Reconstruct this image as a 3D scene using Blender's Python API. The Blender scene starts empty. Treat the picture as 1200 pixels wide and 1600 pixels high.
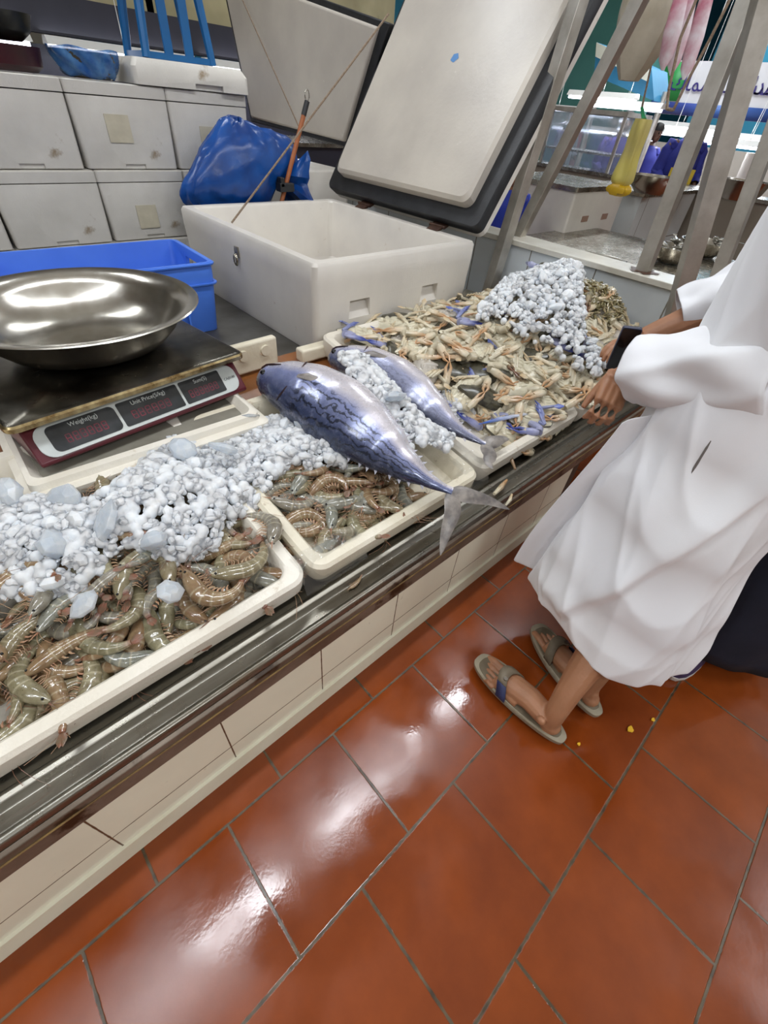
import bpy, bmesh, math, random
from mathutils import Vector, Matrix, noise
random.seed(7)
PI = math.pi
SC = bpy.context.scene
COL = SC.collection
# ------------------------------------------------------------------ camera
F = 678.97
CAM = Vector((0, 0, 1.27))
RC = Matrix(((0.73599559, -0.67234938, 0.07910003), (0.41950272, 0.54464987, 0.7262052), (-0.53134543, -0.50130114, 0.68291229)))
cd = bpy.data.cameras.new('camera'); cam = bpy.data.objects.new('camera', cd); COL.objects.link(cam)
cd.sensor_fit = 'VERTICAL'; cd.sensor_height = 24.0; cd.lens = F / 1600 * 24.0
cd.clip_start = 0.02; cd.clip_end = 100
cam.matrix_world = Matrix.Translation(CAM) @ RC.transposed().to_4x4()
SC.camera = cam
SC.view_settings.view_transform = 'Standard'; SC.view_settings.look = 'None'
SC.view_settings.gamma = 1; SC.view_settings.use_curve_mapping = False
SC.view_settings.exposure = -0.62
w = bpy.data.worlds.new('world'); SC.world = w; w.use_nodes = True
w.node_tree.nodes['Background'].inputs[0].default_value = (0.75, 0.85, 1.0, 1)
w.node_tree.nodes['Background'].inputs[1].default_value = 0.6
TUBE_W = 21.0

def spot(u, v, x=None, y=None, z=None):
    """point of the place seen at (u, v), on the plane x=, y= or z="""
    r = RC.transposed() @ Vector((u - 600, 800 - v, -F))
    k, val = (0, x) if x is not None else (1, y) if y is not None else (2, z)
    return CAM + r * ((val - CAM[k]) / r[k])

# ------------------------------------------------------------------ materials
def lin(c):
    return tuple(((x / 255) / 12.92 if x / 255 < .04045 else ((x / 255 + .055) / 1.055) ** 2.4) for x in c) + (1,)
class NT:
    def __init__(s, name):
        s.m = bpy.data.materials.new(name); s.m.use_nodes = True; s.t = s.m.node_tree
        s.b = s.t.nodes['Principled BSDF']
    def n(s, t, **k):
        o = s.t.nodes.new(t)
        for a, b in k.items(): setattr(o, a, b)
        return o
    def l(s, a, b): s.t.links.new(a, b)
    def coord(s, kind='Object', scale=None):
        c = s.n('ShaderNodeTexCoord').outputs[kind]
        if scale:
            mp = s.n('ShaderNodeMapping'); s.l(c, mp.inputs[0]); mp.inputs['Scale'].default_value = scale; c = mp.outputs[0]
        return c
    def noise(s, scale, detail=4, rough=.55, co=None):
        o = s.n('ShaderNodeTexNoise'); o.inputs['Scale'].default_value = scale; o.inputs['Detail'].default_value = detail
        o.inputs['Roughness'].default_value = rough
        s.l(co if co else s.coord(), o.inputs['Vector']); return o.outputs[0]
    def ramp(s, f, stops):
        o = s.n('ShaderNodeValToRGB'); e = o.color_ramp.elements
        while len(e) > 1: e.remove(e[0])
        e[0].position = stops[0][0]; e[0].color = stops[0][1]
        for p, c in stops[1:]:
            q = e.new(p); q.color = c
        s.l(f, o.inputs[0]); return o.outputs[0]
    def mix(s, f, a, b, mode='MIX'):
        o = s.n('ShaderNodeMix', data_type='RGBA', blend_type=mode)
        if isinstance(f, (int, float)): o.inputs[0].default_value = f
        else: s.l(f, o.inputs[0])
        for i, c in ((6, a), (7, b)):
            if isinstance(c, tuple): o.inputs[i].default_value = c
            else: s.l(c, o.inputs[i])
        return o.outputs[2]
    def math(s, op, a, b=0.0, c=None):
        o = s.n('ShaderNodeMath', operation=op)
        for i, q in enumerate((a, b) if c is None else (a, b, c)):
            if isinstance(q, (int, float)): o.inputs[i].default_value = q
            else: s.l(q, o.inputs[i])
        return o.outputs[0]
    def bump(s, h, strength=.3, dist=.01):
        o = s.n('ShaderNodeBump'); o.inputs['Strength'].default_value = strength; o.inputs['Distance'].default_value = dist
        s.l(h, o.inputs['Height']); s.l(o.outputs[0], s.b.inputs['Normal'])
    def col(s, c):
        if isinstance(c, tuple): s.b.inputs['Base Color'].default_value = c
        else: s.l(c, s.b.inputs['Base Color'])
    def set(s, **k):
        for a, b in k.items():
            i = s.b.inputs[a.replace('_', ' ')]
            if hasattr(b, 'is_output') : s.l(b, i)
            else: i.default_value = b
MATS = {}
def M(name, c1, c2=None, rough=.5, metal=0, ns=8, bump=0, bs=60, spots=None, **k):
    """two-tone noisy procedural surface; spots=(colour, scale, threshold)"""
    if name in MATS: return MATS[name]
    t = NT(name); a = lin(c1)
    c = a
    if c2: c = t.ramp(t.noise(ns), [(.35, a), (.68, lin(c2))])
    if spots:
        f = t.ramp(t.noise(spots[1], 6, .65), [(spots[2], (0, 0, 0, 1)), (min(spots[2] + .09, 1), (1, 1, 1, 1))])
        c = t.mix(f, c, lin(spots[0]))
    t.col(c); t.set(Roughness=rough, Metallic=metal)
    if bump: t.bump(t.noise(bs, 3), bump, .004)
    for q, v in k.items(): t.set(**{q: v})
    MATS[name] = t.m; return t.m
def emit(name, c, s):
    if name in MATS: return MATS[name]
    t = NT(name); t.col((.8, .8, .8, 1)); t.set(Emission_Color=lin(c), Emission_Strength=s); MATS[name] = t.m; return t.m

def floor_mat():
    t = NT('terracotta_tiles')
    co = t.n('ShaderNodeNewGeometry').outputs['Position']
    sx = t.n('ShaderNodeSeparateXYZ'); t.l(co, sx.inputs[0])
    W, H = .3115, .298
    yy = t.math('DIVIDE', t.math('SUBTRACT', sx.outputs[1], .063), H)
    row = t.math('FLOOR', yy)
    sh = t.math('MULTIPLY', row, -.525)
    xx = t.math('SUBTRACT', t.math('DIVIDE', t.math('SUBTRACT', sx.outputs[0], .275), W), sh)
    colm = t.math('FLOOR', xx)
    fx = t.math('SUBTRACT', xx, colm); fy = t.math('SUBTRACT', yy, row)
    ex = t.math('MULTIPLY', t.math('MINIMUM', fx, t.math('SUBTRACT', 1, fx)), W)
    ey = t.math('MULTIPLY', t.math('MINIMUM', fy, t.math('SUBTRACT', 1, fy)), H)
    e = t.math('MINIMUM', ex, ey)
    nz = t.noise(60, 3, .6, co)
    e = t.math('ADD', e, t.math('MULTIPLY', t.math('SUBTRACT', nz, .5), .004))
    g = t.n('ShaderNodeMapRange'); g.interpolation_type = 'SMOOTHSTEP'; t.l(e, g.inputs[0])
    g.inputs[1].default_value = .0018; g.inputs[2].default_value = .0042; g = g.outputs[0]
    cmb = t.n('ShaderNodeCombineXYZ'); t.l(colm, cmb.inputs[0]); t.l(row, cmb.inputs[1])
    wn = t.n('ShaderNodeTexWhiteNoise'); t.l(cmb.outputs[0], wn.inputs[0])
    tc = t.ramp(wn.outputs[0], [(0, lin((116, 50, 14))), (.5, lin((128, 58, 18))), (1, lin((140, 68, 26)))])
    mott = t.ramp(t.noise(5, 6, .6, co), [(.3, lin((96, 38, 8))), (.7, lin((146, 70, 28)))])
    tc = t.mix(.5, tc, mott)
    gc = t.ramp(t.noise(30, 3, .5, co), [(.3, lin((52, 40, 24))), (.7, lin((98, 84, 62)))])
    t.col(t.mix(g, gc, tc))
    wet = t.ramp(t.noise(3.1, 3, .5, co), [(.40, (.0, 0, 0, 1)), (.56, (1, 1, 1, 1))])
    fine = t.noise(140, 2, .5, co)
    r = t.math('ADD', t.math('MULTIPLY', wet, .15), .07)
    r = t.math('ADD', r, t.math('MULTIPLY', t.math('SUBTRACT', 1, g), .15))
    t.set(Roughness=r, Specular_IOR_Level=.5)
    wav = t.noise(22, 3, .55, co)
    h = t.math('ADD', t.math('MULTIPLY', g, .9), t.math('ADD', t.math('MULTIPLY', fine, .05), t.math('MULTIPLY', wav, .16)))
    t.bump(h, .35, .004)
    return t.m
def tile_mat(name, c, g, ax, W, H, ox, oy, joint=.0022, warm=None):
    """glazed wall tiles; ax = axis running along the wall"""
    t = NT(name)
    co = t.n('ShaderNodeNewGeometry').outputs['Position']
    sx = t.n('ShaderNodeSeparateXYZ'); t.l(co, sx.inputs[0])
    def edge(o, w, off):
        q = t.math('DIVIDE', t.math('SUBTRACT', o, off), w); f = t.math('FRACT', q)
        return t.math('MULTIPLY', t.math('MINIMUM', f, t.math('SUBTRACT', 1, f)), w)
    e = t.math('MINIMUM', edge(sx.outputs[ax], W, ox), edge(sx.outputs[2], H, oy))
    e = t.math('ADD', e, t.math('MULTIPLY', t.math('SUBTRACT', t.noise(50, 2, .5, co), .5), joint * .6))
    m = t.n('ShaderNodeMapRange'); t.l(e, m.inputs[0]); m.inputs[1].default_value = joint * .5; m.inputs[2].default_value = joint
    cc = t.ramp(t.noise(4, 5, .6, co), [(.3, lin(c)), (.75, lin(tuple(min(255, int(x * 1.05)) for x in c)))])
    d = t.ramp(t.noise(16, 7, .7, co), [(.66, (0, 0, 0, 1)), (.74, (1, 1, 1, 1))])
    cc = t.mix(t.math('MULTIPLY', d, .35), cc, lin((150, 130, 98)))
    t.col(t.mix(m.outputs[0], lin(g), cc)); t.set(Roughness=.22)
    t.bump(m.outputs[0], .4, .002); return t.m
def steel_mat(name, base=(150, 146, 136), dark=(92, 82, 66), rough=.24, rust=.62, ns=5, stretch=(1, 1, 1)):
    t = NT(name); co = t.coord('Object', stretch)
    c = t.ramp(t.noise(ns, 5, .6, co), [(.35, lin(dark)), (.65, lin(base))])
    f = t.ramp(t.noise(9, 8, .7, co), [(rust, (0, 0, 0, 1)), (rust + .1, (1, 1, 1, 1))])
    c = t.mix(t.math('MULTIPLY', f, .8), c, lin((88, 62, 34)))
    t.col(c); t.set(Metallic=t.math('SUBTRACT', .95, t.math('MULTIPLY', f, .6)), Roughness=t.math('ADD', rough, t.math('MULTIPLY', t.noise(30, 4), .14)))
    MATS[name] = t.m; return t.m
def ice_mat(name, a=(226, 234, 245), tr=.08, rough=.26):
    t = NT(name)
    c = t.ramp(t.noise(30, 5, .6), [(.3, lin(a)), (.7, lin((246, 250, 254)))])
    t.col(c); t.set(Roughness=rough, Transmission_Weight=tr, IOR=1.31, Subsurface_Weight=.7, Subsurface_Radius=(.8, .9, 1.0), Subsurface_Scale=.03)
    t.bump(t.noise(70, 3), .3, .003); return t.m
def shrimp_mat(name, a, b):
    t = NT(name)
    at = t.n('ShaderNodeAttribute', attribute_name='tt').outputs['Fac']
    c = t.ramp(t.noise(45, 4, .6), [(.3, lin(a)), (.7, lin(b))])
    oi = t.n('ShaderNodeObjectInfo').outputs['Random']
    c = t.mix(t.math('MULTIPLY', oi, .22), c, lin((150, 112, 82)))
    fr = t.math('FRACT', t.math('MULTIPLY', t.math('SUBTRACT', at, .36), 10))
    band = t.ramp(fr, [(0, (1, 1, 1, 1)), (.14, (0, 0, 0, 1)), (.8, (0, 0, 0, 1)), (1, (.8, .8, .8, 1))])
    band = t.math('MULTIPLY', band, t.math('GREATER_THAN', at, .34))
    c = t.mix(t.math('MULTIPLY', band, .55), c, lin((196, 188, 160)))
    sp = t.ramp(t.noise(260, 2), [(.62, (0, 0, 0, 1)), (.68, (1, 1, 1, 1))])
    c = t.mix(t.math('MULTIPLY', sp, .45), c, lin((70, 62, 46)))
    tail = t.ramp(at, [(.90, (0, 0, 0, 1)), (1, (1, 1, 1, 1))])
    c = t.mix(t.math('MULTIPLY', tail, .6), c, lin((128, 58, 46)))
    t.col(c); t.set(Roughness=.17, Specular_IOR_Level=.65, Subsurface_Weight=.3, Subsurface_Radius=(.012, .01, .006), Subsurface_Scale=.4, Coat_Weight=.5, Coat_Roughness=.08)
    t.bump(t.noise(120, 2), .15, .002); return t.m
def tuna_mat(name, dk, md, belly, stripe=1.0):
    t = NT(name)
    dv = t.n('ShaderNodeAttribute', attribute_name='dv').outputs['Fac']   # 0 belly .. 1 back
    tt = t.n('ShaderNodeAttribute', attribute_name='tt').outputs['Fac']   # 0 snout .. 1 tail
    dn = t.math('ADD', dv, t.math('MULTIPLY', t.math('SUBTRACT', t.noise(14, 4), .5), .16))
    c = t.ramp(dn, [(.12, lin(belly)), (.34, lin(belly)), (.52, lin(md)), (.86, lin(dk)), (1, lin(tuple(int(x * .8) for x in dk)))])
    ph = t.math('ADD', t.math('MULTIPLY', dv, 62), t.math('ADD', t.math('MULTIPLY', tt, 16), t.math('MULTIPLY', t.noise(26, 4), 20)))
    st = t.ramp(t.math('SINE', ph), [(.45, (0, 0, 0, 1)), (.7, (1, 1, 1, 1))])
    zone = t.math('MULTIPLY', t.ramp(dn, [(.42, (0, 0, 0, 1)), (.55, (1, 1, 1, 1)), (.9, (1, 1, 1, 1)), (1, (.3, .3, .3, 1))]),
                  t.ramp(tt, [(.24, (0, 0, 0, 1)), (.30, (1, 1, 1, 1)), (.88, (1, 1, 1, 1)), (.95, (0, 0, 0, 1))]))
    c = t.mix(t.math('MULTIPLY', t.math('MULTIPLY', st, zone), .85 * stripe), c, lin((16, 22, 38)))
    fl = t.ramp(t.noise(60, 3), [(.55, (0, 0, 0, 1)), (.7, (1, 1, 1, 1))])
    c = t.mix(t.math('MULTIPLY', fl, .18), c, lin((176, 180, 205)))
    t.col(c); t.set(Roughness=t.math('ADD', .2, t.math('MULTIPLY', t.noise(40, 3), .15)), Metallic=.3, Specular_IOR_Level=.7, Coat_Weight=.5, Coat_Roughness=.12)
    t.bump(t.noise(90, 3), .15, .002); return t.m
def crab_mat(name, cr, tip, mott=None):
    t = NT(name)
    tt = t.n('ShaderNodeAttribute', attribute_name='tt').outputs['Fac']
    c = t.ramp(t.noise(30, 4), [(.3, lin(tuple(int(x * .84) for x in cr))), (.7, lin(cr))])
    f = t.ramp(tt, [(.4, (0, 0, 0, 1)), (.85, (1, 1, 1, 1))])
    c = t.mix(f, c, lin(tip))
    if mott:
        s = t.ramp(t.noise(90, 4), [(.5, (0, 0, 0, 1)), (.56, (1, 1, 1, 1))]); c = t.mix(t.math('MULTIPLY', s, .7), c, lin(mott))
    else:
        s = t.ramp(t.noise(26, 5, .7), [(.56, (0, 0, 0, 1)), (.64, (1, 1, 1, 1))]); c = t.mix(t.math('MULTIPLY', s, .45), c, lin((118, 96, 62)))
    t.col(c); t.set(Roughness=.3, Coat_Weight=.35, Coat_Roughness=.15); t.bump(t.noise(110, 3), .3, .002); return t.m

foam = M('white_polystyrene', (222, 214, 198), (238, 232, 220), .55, ns=5, bump=.25, bs=120, spots=((168, 146, 112), 7, .66))
foam_grey = M('stained_polystyrene', (196, 192, 184), (216, 212, 204), .6, ns=3, bump=.25, bs=130, spots=((150, 132, 108), 5, .64))
foam_cream = M('yellowed_polystyrene', (214, 204, 180), (230, 222, 204), .5, ns=6, bump=.3, bs=110, spots=((140, 112, 74), 10, .62))
fibre = M('cooler_plastic', (206, 200, 192), (220, 214, 204), .33, ns=3, bump=.12, bs=120, spots=((170, 150, 126), 11, .67))
fibre_in = M('cooler_lining', (216, 210, 200), (226, 222, 212), .3, ns=4, spots=((150, 118, 92), 12, .68))
lidm = M('lid_panel', (184, 176, 166), (200, 192, 180), .36, ns=3, bump=.15, bs=60, spots=((214, 208, 198), 14, .68))
black_rub = M('black_seal', (26, 27, 30), (40, 41, 44), .45, ns=14, bump=.2)
film = M('plastic_film', (232, 232, 228), rough=.12, Transmission_Weight=.85, Alpha=.35)
blue_pl = M('blue_crate_plastic', (62, 112, 214), (76, 126, 224), .35, ns=3, Subsurface_Weight=.0)
steel = steel_mat('brushed_steel', (186, 182, 172), (128, 120, 106), .2, .70)
trough = steel_mat('wet_trough_steel', (160, 157, 148), (112, 106, 94), .22, .60, 4, (.35, 3, 3))
trough_face = M('dirty_steel_edge', (98, 84, 70), (132, 118, 104), .42, .25, ns=7, bump=.2, spots=((52, 34, 18), 12, .55))
poststeel = steel_mat('post_steel', (212, 208, 200), (176, 170, 160), .42, .68, 6)
plat = steel_mat('platform_steel', (120, 116, 106), (52, 48, 42), .18, .64, 7)
rimst = steel_mat('bowl_steel', (200, 196, 188), (160, 154, 142), .14, .8, 4)
maroon = M('maroon_plastic', (84, 30, 40), (104, 40, 50), .3, ns=6, bump=.1)
panelw = M('panel_white', (196, 202, 200), (212, 216, 212), .3, ns=9)
disp = M('display_dark', (44, 47, 50), (64, 67, 70), .18, ns=20)
led = M('display_red', (128, 44, 60), (88, 36, 48), .3, ns=60)
rubber = M('rubber_foot', (22, 20, 20), rough=.7)
wood = M('wet_wood_brown', (116, 70, 34), (146, 92, 48), .3, ns=6, bump=.2)
ice = ice_mat('crushed_ice'); ice_clear = ice_mat('clear_ice', (214, 224, 238), .45, .14)
shr = [shrimp_mat('shrimp_olive', (112, 106, 80), (150, 144, 116)), shrimp_mat('shrimp_grey', (104, 106, 96), (150, 150, 138)), shrimp_mat('shrimp_brown', (120, 92, 66), (154, 132, 100))]
shr_tail = M('shrimp_tail', (132, 84, 64), (104, 92, 72), .3, ns=60); shr_leg = M('shrimp_legs', (176, 150, 116), (160, 110, 84), .35, ns=40)
eye_m = M('eye_black', (14, 14, 16), rough=.1)
tuna_a = tuna_mat('tuna_skin', (58, 68, 100), (128, 136, 178), (206, 200, 206)); tuna_b = tuna_mat('tuna_skin_silver', (78, 82, 104), (158, 162, 192), (206, 200, 206), .35)
tuna_fin = M('tuna_fin', (96, 90, 88), (150, 142, 134), .35, ns=30, bump=.3)
tuna_dark = M('tuna_slit', (52, 22, 22), (30, 20, 26), .3, ns=30)
cr_body = crab_mat('crab_belly', (224, 216, 190), (224, 216, 190)); cr_body2 = crab_mat('crab_belly_grey', (190, 182, 170), (190, 182, 170))
cr_shell = crab_mat('crab_shell', (84, 80, 64), (84, 80, 64), (44, 40, 34))
cr_leg = crab_mat('crab_leg', (220, 210, 184), (198, 172, 132)); cr_blue = crab_mat('crab_leg_blue', (150, 156, 196), (52, 78, 168))
cr_claw = crab_mat('crab_claw', (222, 210, 182), (190, 146, 104)); cr_claw_b = crab_mat('crab_claw_blue', (170, 172, 205), (50, 66, 150)); cr_mot = crab_mat('crab_claw_mottled', (160, 150, 120), (120, 82, 60), (58, 48, 40))
skin = M('skin', (150, 104, 74), (170, 120, 88), .5, ns=9, bump=.15, bs=150, Subsurface_Weight=.15, Subsurface_Radius=(.02, .008, .004), Subsurface_Scale=.3)
nail = M('nail', (196, 158, 136), rough=.3); hair = M('hair', (30, 26, 24), rough=.7)
cotton = M('white_cotton', (232, 232, 236), (238, 238, 240), .62, ns=3, bump=.06, bs=400, Sheen_Weight=.2)
navy = M('navy_cloth', (18, 22, 38), (26, 30, 48), .85, ns=10, bump=.2)
sole = M('sandal_sole', (138, 128, 108), (152, 142, 122), .6, ns=20, bump=.2); sole_in = M('sandal_footbed', (96, 84, 66), (112, 100, 80), .7, ns=20)
strapm = M('sandal_strap', (108, 96, 78), (122, 110, 92), .6, ns=30); strapn = M('sandal_strap_navy', (36, 42, 76), (46, 52, 90), .6, ns=30)
bagblue = M('blue_bag_plastic', (4, 52, 118), (12, 78, 156), .28, ns=7, bump=.3, bs=25)
ropem = M('rope_fibre', (120, 100, 82), (150, 132, 112), .8, ns=120, bump=.5, bs=300)
stick_m = M('orange_wood', (150, 84, 44), (170, 100, 56), .5, ns=20)
tapep = M('aged_paper_patch', (186, 178, 156), (200, 192, 170), .6, ns=16)
# ------------------------------------------------------------------ mesh tools
class MB:
    def __init__(s): s.v = []; s.f = []; s.a = {}; s.s = []
    def add(s, vs, fs, sm=True, **at):
        o = len(s.v); s.v += [Vector(p) for p in vs]; s.f += [tuple(i + o for i in f) for f in fs]; s.s += [sm] * len(fs)
        for k, vals in at.items(): s.a.setdefault(k, {}).update({o + i: x for i, x in enumerate(vals)})
        return s
    def box(s, lo, hi, T=None):
        x0, y0, z0 = lo; x1, y1, z1 = hi
        v = [Vector(p) for p in ((x0, y0, z0), (x1, y0, z0), (x1, y1, z0), (x0, y1, z0), (x0, y0, z1), (x1, y0, z1), (x1, y1, z1), (x0, y1, z1))]
        if T: v = [T @ p for p in v]
        return s.add(v, [(0, 3, 2, 1), (4, 5, 6, 7), (0, 1, 5, 4), (1, 2, 6, 5), (2, 3, 7, 6), (3, 0, 4, 7)], False)
    def rings(s, R, caps=(True, True), closed=True, loop=False, **at):
        n = len(R[0]); v = [p for r in R for p in r]; f = []
        m = len(R) if loop else len(R) - 1
        for i in range(m):
            j2 = (i + 1) % len(R)
            for j in range(n if closed else n - 1):
                k = (j + 1) % n
                f.append((i * n + j, i * n + k, j2 * n + k, j2 * n + j))
        if not loop and closed:
            if caps[0]: f.append(tuple(range(n - 1, -1, -1)))
            if caps[1]: f.append(tuple((len(R) - 1) * n + j for j in range(n)))
        return s.add(v, f, True, **at)
    def tube(s, pts, rad, n=8, flat=1.0, up=Vector((0, 0, 1)), caps=(True, True), t0=0, t1=1):
        pts = [Vector(p) for p in pts]; N = len(pts)
        if isinstance(rad, (int, float)): rad = [rad] * N
        R = []; T = []
        for i, p in enumerate(pts):
            d = (pts[min(i + 1, N - 1)] - pts[max(i - 1, 0)])
            if d.length < 1e-9: d = Vector((1, 0, 0))
            d.normalize()
            u = up if abs(d.dot(up)) < .95 else Vector((1, 0, 0))
            a = d.cross(u).normalized(); b = a.cross(d).normalized()
            R.append([p + a * math.cos(q) * rad[i] + b * math.sin(q) * rad[i] * flat for q in [2 * PI * k / n for k in range(n)]])
            T += [t0 + (t1 - t0) * i / max(1, N - 1)] * n
        return s.rings(R, caps, tt=T)
    def ell(s, c, r, T=None, n=12, m=8, fn=None, tv=0):
        R = []
        for i in range(m + 1):
            a = -PI / 2 + PI * i / m; a = max(-PI / 2 + .08, min(PI / 2 - .08, a))
            R.append([Vector((r[0] * math.cos(a) * math.cos(2 * PI * j / n), r[1] * math.cos(a) * math.sin(2 * PI * j / n), r[2] * math.sin(a))) for j in range(n)])
        if fn: R = [[fn(p) for p in q] for q in R]
        R = [[(T @ p if T else p) + Vector(c) for p in q] for q in R]
        return s.rings(R, tt=[tv] * (n * (m + 1)))
    def prism(s, prof, x0, x1, ax=0, sm=False):
        """profile in the plane across axis ax, swept from x0 to x1"""
        def P(a, b, x): return ((x, a, b), (a, x, b), (a, b, x))[ax]
        n = len(prof); v = [P(a, b, x0) for a, b in prof] + [P(a, b, x1) for a, b in prof]
        f = [(i, (i + 1) % n, n + (i + 1) % n, n + i) for i in range(n)] + [tuple(range(n - 1, -1, -1)), tuple(range(n, 2 * n))]
        return s.add(v, f, sm)
    def lathe(s, prof, c=(0, 0, 0), n=48):
        R = [[Vector((c[0] + r * math.cos(2 * PI * j / n), c[1] + r * math.sin(2 * PI * j / n), c[2] + z)) for j in range(n)] for r, z in prof]
        return s.rings(R)
    def xf(s, T): s.v = [T @ p for p in s.v]; return s
def mesh(mb, name, angle=40):
    me = bpy.data.meshes.new(name); me.from_pydata([tuple(p) for p in mb.v], [], mb.f)
    for k, d in mb.a.items():
        at = me.attributes.new(k, 'FLOAT', 'POINT')
        for i, x in d.items(): at.data[i].value = x
    bm = bmesh.new(); bm.from_mesh(me); bmesh.ops.recalc_face_normals(bm, faces=bm.faces); bm.to_mesh(me); bm.free()
    me.polygons.foreach_set('use_smooth', [True] * len(me.polygons))
    me.set_sharp_from_angle(angle=math.radians(angle)); me.update(); return me
def obj(name, mb, m=None, parent=None, bev=0, sub=0, solid=0, angle=40, seg=3):
    me = mb if isinstance(mb, bpy.types.Mesh) else mesh(mb, name, angle)
    o = bpy.data.objects.new(name, me); COL.objects.link(o)
    if m:
        me.materials.clear(); me.materials.append(m)
    if parent: o.parent = parent
    if solid:
        q = o.modifiers.new('solid', 'SOLIDIFY'); q.thickness = solid; q.offset = 0
    if bev:
        q = o.modifiers.new('bevel', 'BEVEL'); q.width = bev; q.segments = seg; q.limit_method = 'ANGLE'; q.angle_limit = math.radians(35)
    if sub:
        q = o.modifiers.new('sub', 'SUBSURF'); q.levels = sub; q.render_levels = sub
    return o
def tag(o, label, cat=None, group=None, kind=None):
    if label: o['label'] = label
    if cat: o['category'] = cat
    if group: o['group'] = group
    if kind: o['kind'] = kind
    return o
def thing(name, label, cat, loc=(0, 0, 0), rz=0, group=None, rot=None):
    o = bpy.data.objects.new(name, None); COL.objects.link(o); o.empty_display_size = .05
    o.location = loc; o.rotation_euler = rot if rot else (0, 0, rz)
    return tag(o, label, cat, group)
def struct(name, mb, m, **k):
    return tag(obj(name, mb, m, **k), None, kind='structure')
def dup(o, loc=None, rot=None, label=None, group=None, scale=None, parts=True):
    c = o.copy(); COL.objects.link(c)
    if loc is not None: c.location = loc
    if rot is not None: c.rotation_euler = rot
    if scale: c.scale = (scale,) * 3
    if label: c['label'] = label
    if group: c['group'] = group
    def rec(src, dst):
        for ch in list(src.children):
            d = ch.copy(); COL.objects.link(d); d.parent = dst; rec(ch, d)
    if parts: rec(o, c)
    return c
def baked(o):
    dg = bpy.context.evaluated_depsgraph_get(); e = o.evaluated_get(dg)
    me = bpy.data.meshes.new_from_object(e, depsgraph=dg); return me
def boolean(o, cutter_mbs):
    cs = []
    for mb in cutter_mbs:
        c = obj('cutter', mb); cs.append(c); c.parent = o.parent
        q = o.modifiers.new('cut', 'BOOLEAN'); q.operation = 'DIFFERENCE'; q.object = c; q.solver = 'EXACT'
    bpy.context.view_layer.update(); me = baked(o); mat = o.data.materials[0] if o.data.materials else None
    o.modifiers.clear(); o.data = me
    for c in cs: bpy.data.objects.remove(c)
    me.polygons.foreach_set('use_smooth', [True] * len(me.polygons)); me.set_sharp_from_angle(angle=math.radians(35))
    return o
def remeshed(mb, vox, smooth=4):
    o = obj('tmp', mb); q = o.modifiers.new('r', 'REMESH'); q.mode = 'VOXEL'; q.voxel_size = vox; q.use_smooth_shade = True
    if smooth:
        q = o.modifiers.new('s', 'SMOOTH'); q.iterations = smooth; q.factor = .5
    bpy.context.view_layer.update(); me = baked(o); bpy.data.objects.remove(o); me.materials.clear()
    me.polygons.foreach_set('use_smooth', [True] * len(me.polygons)); return me
def rrect(x0, x1, y0, y1, r, z, n=6):
    P = []
    for cx, cy, a in ((x1 - r, y0 + r, -90), (x1 - r, y1 - r, 0), (x0 + r, y1 - r, 90), (x0 + r, y0 + r, 180)):
        for i in range(n + 1):
            q = math.radians(a + 90 * i / n); P.append(Vector((cx + r * math.cos(q), cy + r * math.sin(q), z)))
    return P
def text(name, s, size, T, m, parent=None, ext=.0004, align='CENTER'):
    c = bpy.data.curves.new(name, 'FONT'); c.body = s; c.size = size; c.extrude = ext; c.align_x = align; c.align_y = 'CENTER'
    o = bpy.data.objects.new(name, c); COL.objects.link(o); bpy.context.view_layer.update()
    me = baked(o); bpy.data.objects.remove(o); me.transform(T); return obj(name, me, m, parent)
# ================================================================== SETTING
struct('floor', MB().box((-5, -6, -.1), (16, 9, 0)), floor_mat())
wallm = M('hall_wall_paint', (206, 204, 190), (190, 186, 170), .7, ns=1)
blue_wall = M('hall_wall_blue', (44, 138, 172), (60, 150, 182), .6, ns=1)
teal_wall = M('hall_wall_teal', (84, 150, 140), (96, 160, 150), .6, ns=1)
struct('wall_front', MB().box((-5, -6.2, 0), (16, -6, 5)), wallm)
struct('wall_back', MB().box((-5, 9, 0), (16, 9.2, 5)), wallm)
struct('wall_left', MB().box((-5.2, -6.2, 0), (-5, 9.2, 5)), wallm)
struct('wall_right', MB().box((16, -6.2, 0), (16.2, 9.2, 5)), blue_wall)
struct('ceiling', MB().box((-5.2, -6.2, 5), (16.2, 9.2, 5.1)), M('ceiling_panels', (214, 212, 200), (200, 196, 182), .8, ns=1))
# fluorescent lamps: real fixtures with tubes
tube_m = emit('fluorescent_tube', (236, 240, 255), 14); house = M('lamp_housing', (228, 228, 224), rough=.5)
lamp0 = None
def lamp(x, y, z, along='x', label='long white fluorescent lamp hanging over the fish stall', L=1.2, power=None, group=None):
    t = thing('ceiling_lamp', label, 'lamp', (x, y, z), 0 if along == 'x' else PI / 2, group)
    obj('housing', MB().prism([(-.07, .0), (.07, .0), (.035, .05), (-.035, .05)], -L / 2, L / 2), house, t)
    for s in (-.035, .035):
        obj('tube', MB().tube([(-L / 2 + .02, s, -.016), (L / 2 - .02, s, -.016)], .0135, 10), tube_m, t)
    obj('suspension_wire', MB().tube([(0, 0, .05), (0, 0, 5 - z)], .003, 5), house, t)
    ld = bpy.data.lights.new('tube_light', 'AREA'); ld.shape = 'RECTANGLE'; ld.size = L; ld.size_y = .12; ld.energy = power or TUBE_W; ld.color = (.91, .96, 1)
    lo = bpy.data.objects.new('tube_light', ld); COL.objects.link(lo); lo.parent = t; lo.location = (0, 0, -.035)
    l2_ = ld.copy(); l2_.energy = ld.energy * .5; lu = bpy.data.objects.new('tube_light', l2_); COL.objects.link(lu); lu.parent = t; lu.location = (0, 0, .075); lu.rotation_euler = (PI, 0, 0)  # upward area light added above the housing to brighten the ceiling
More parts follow.
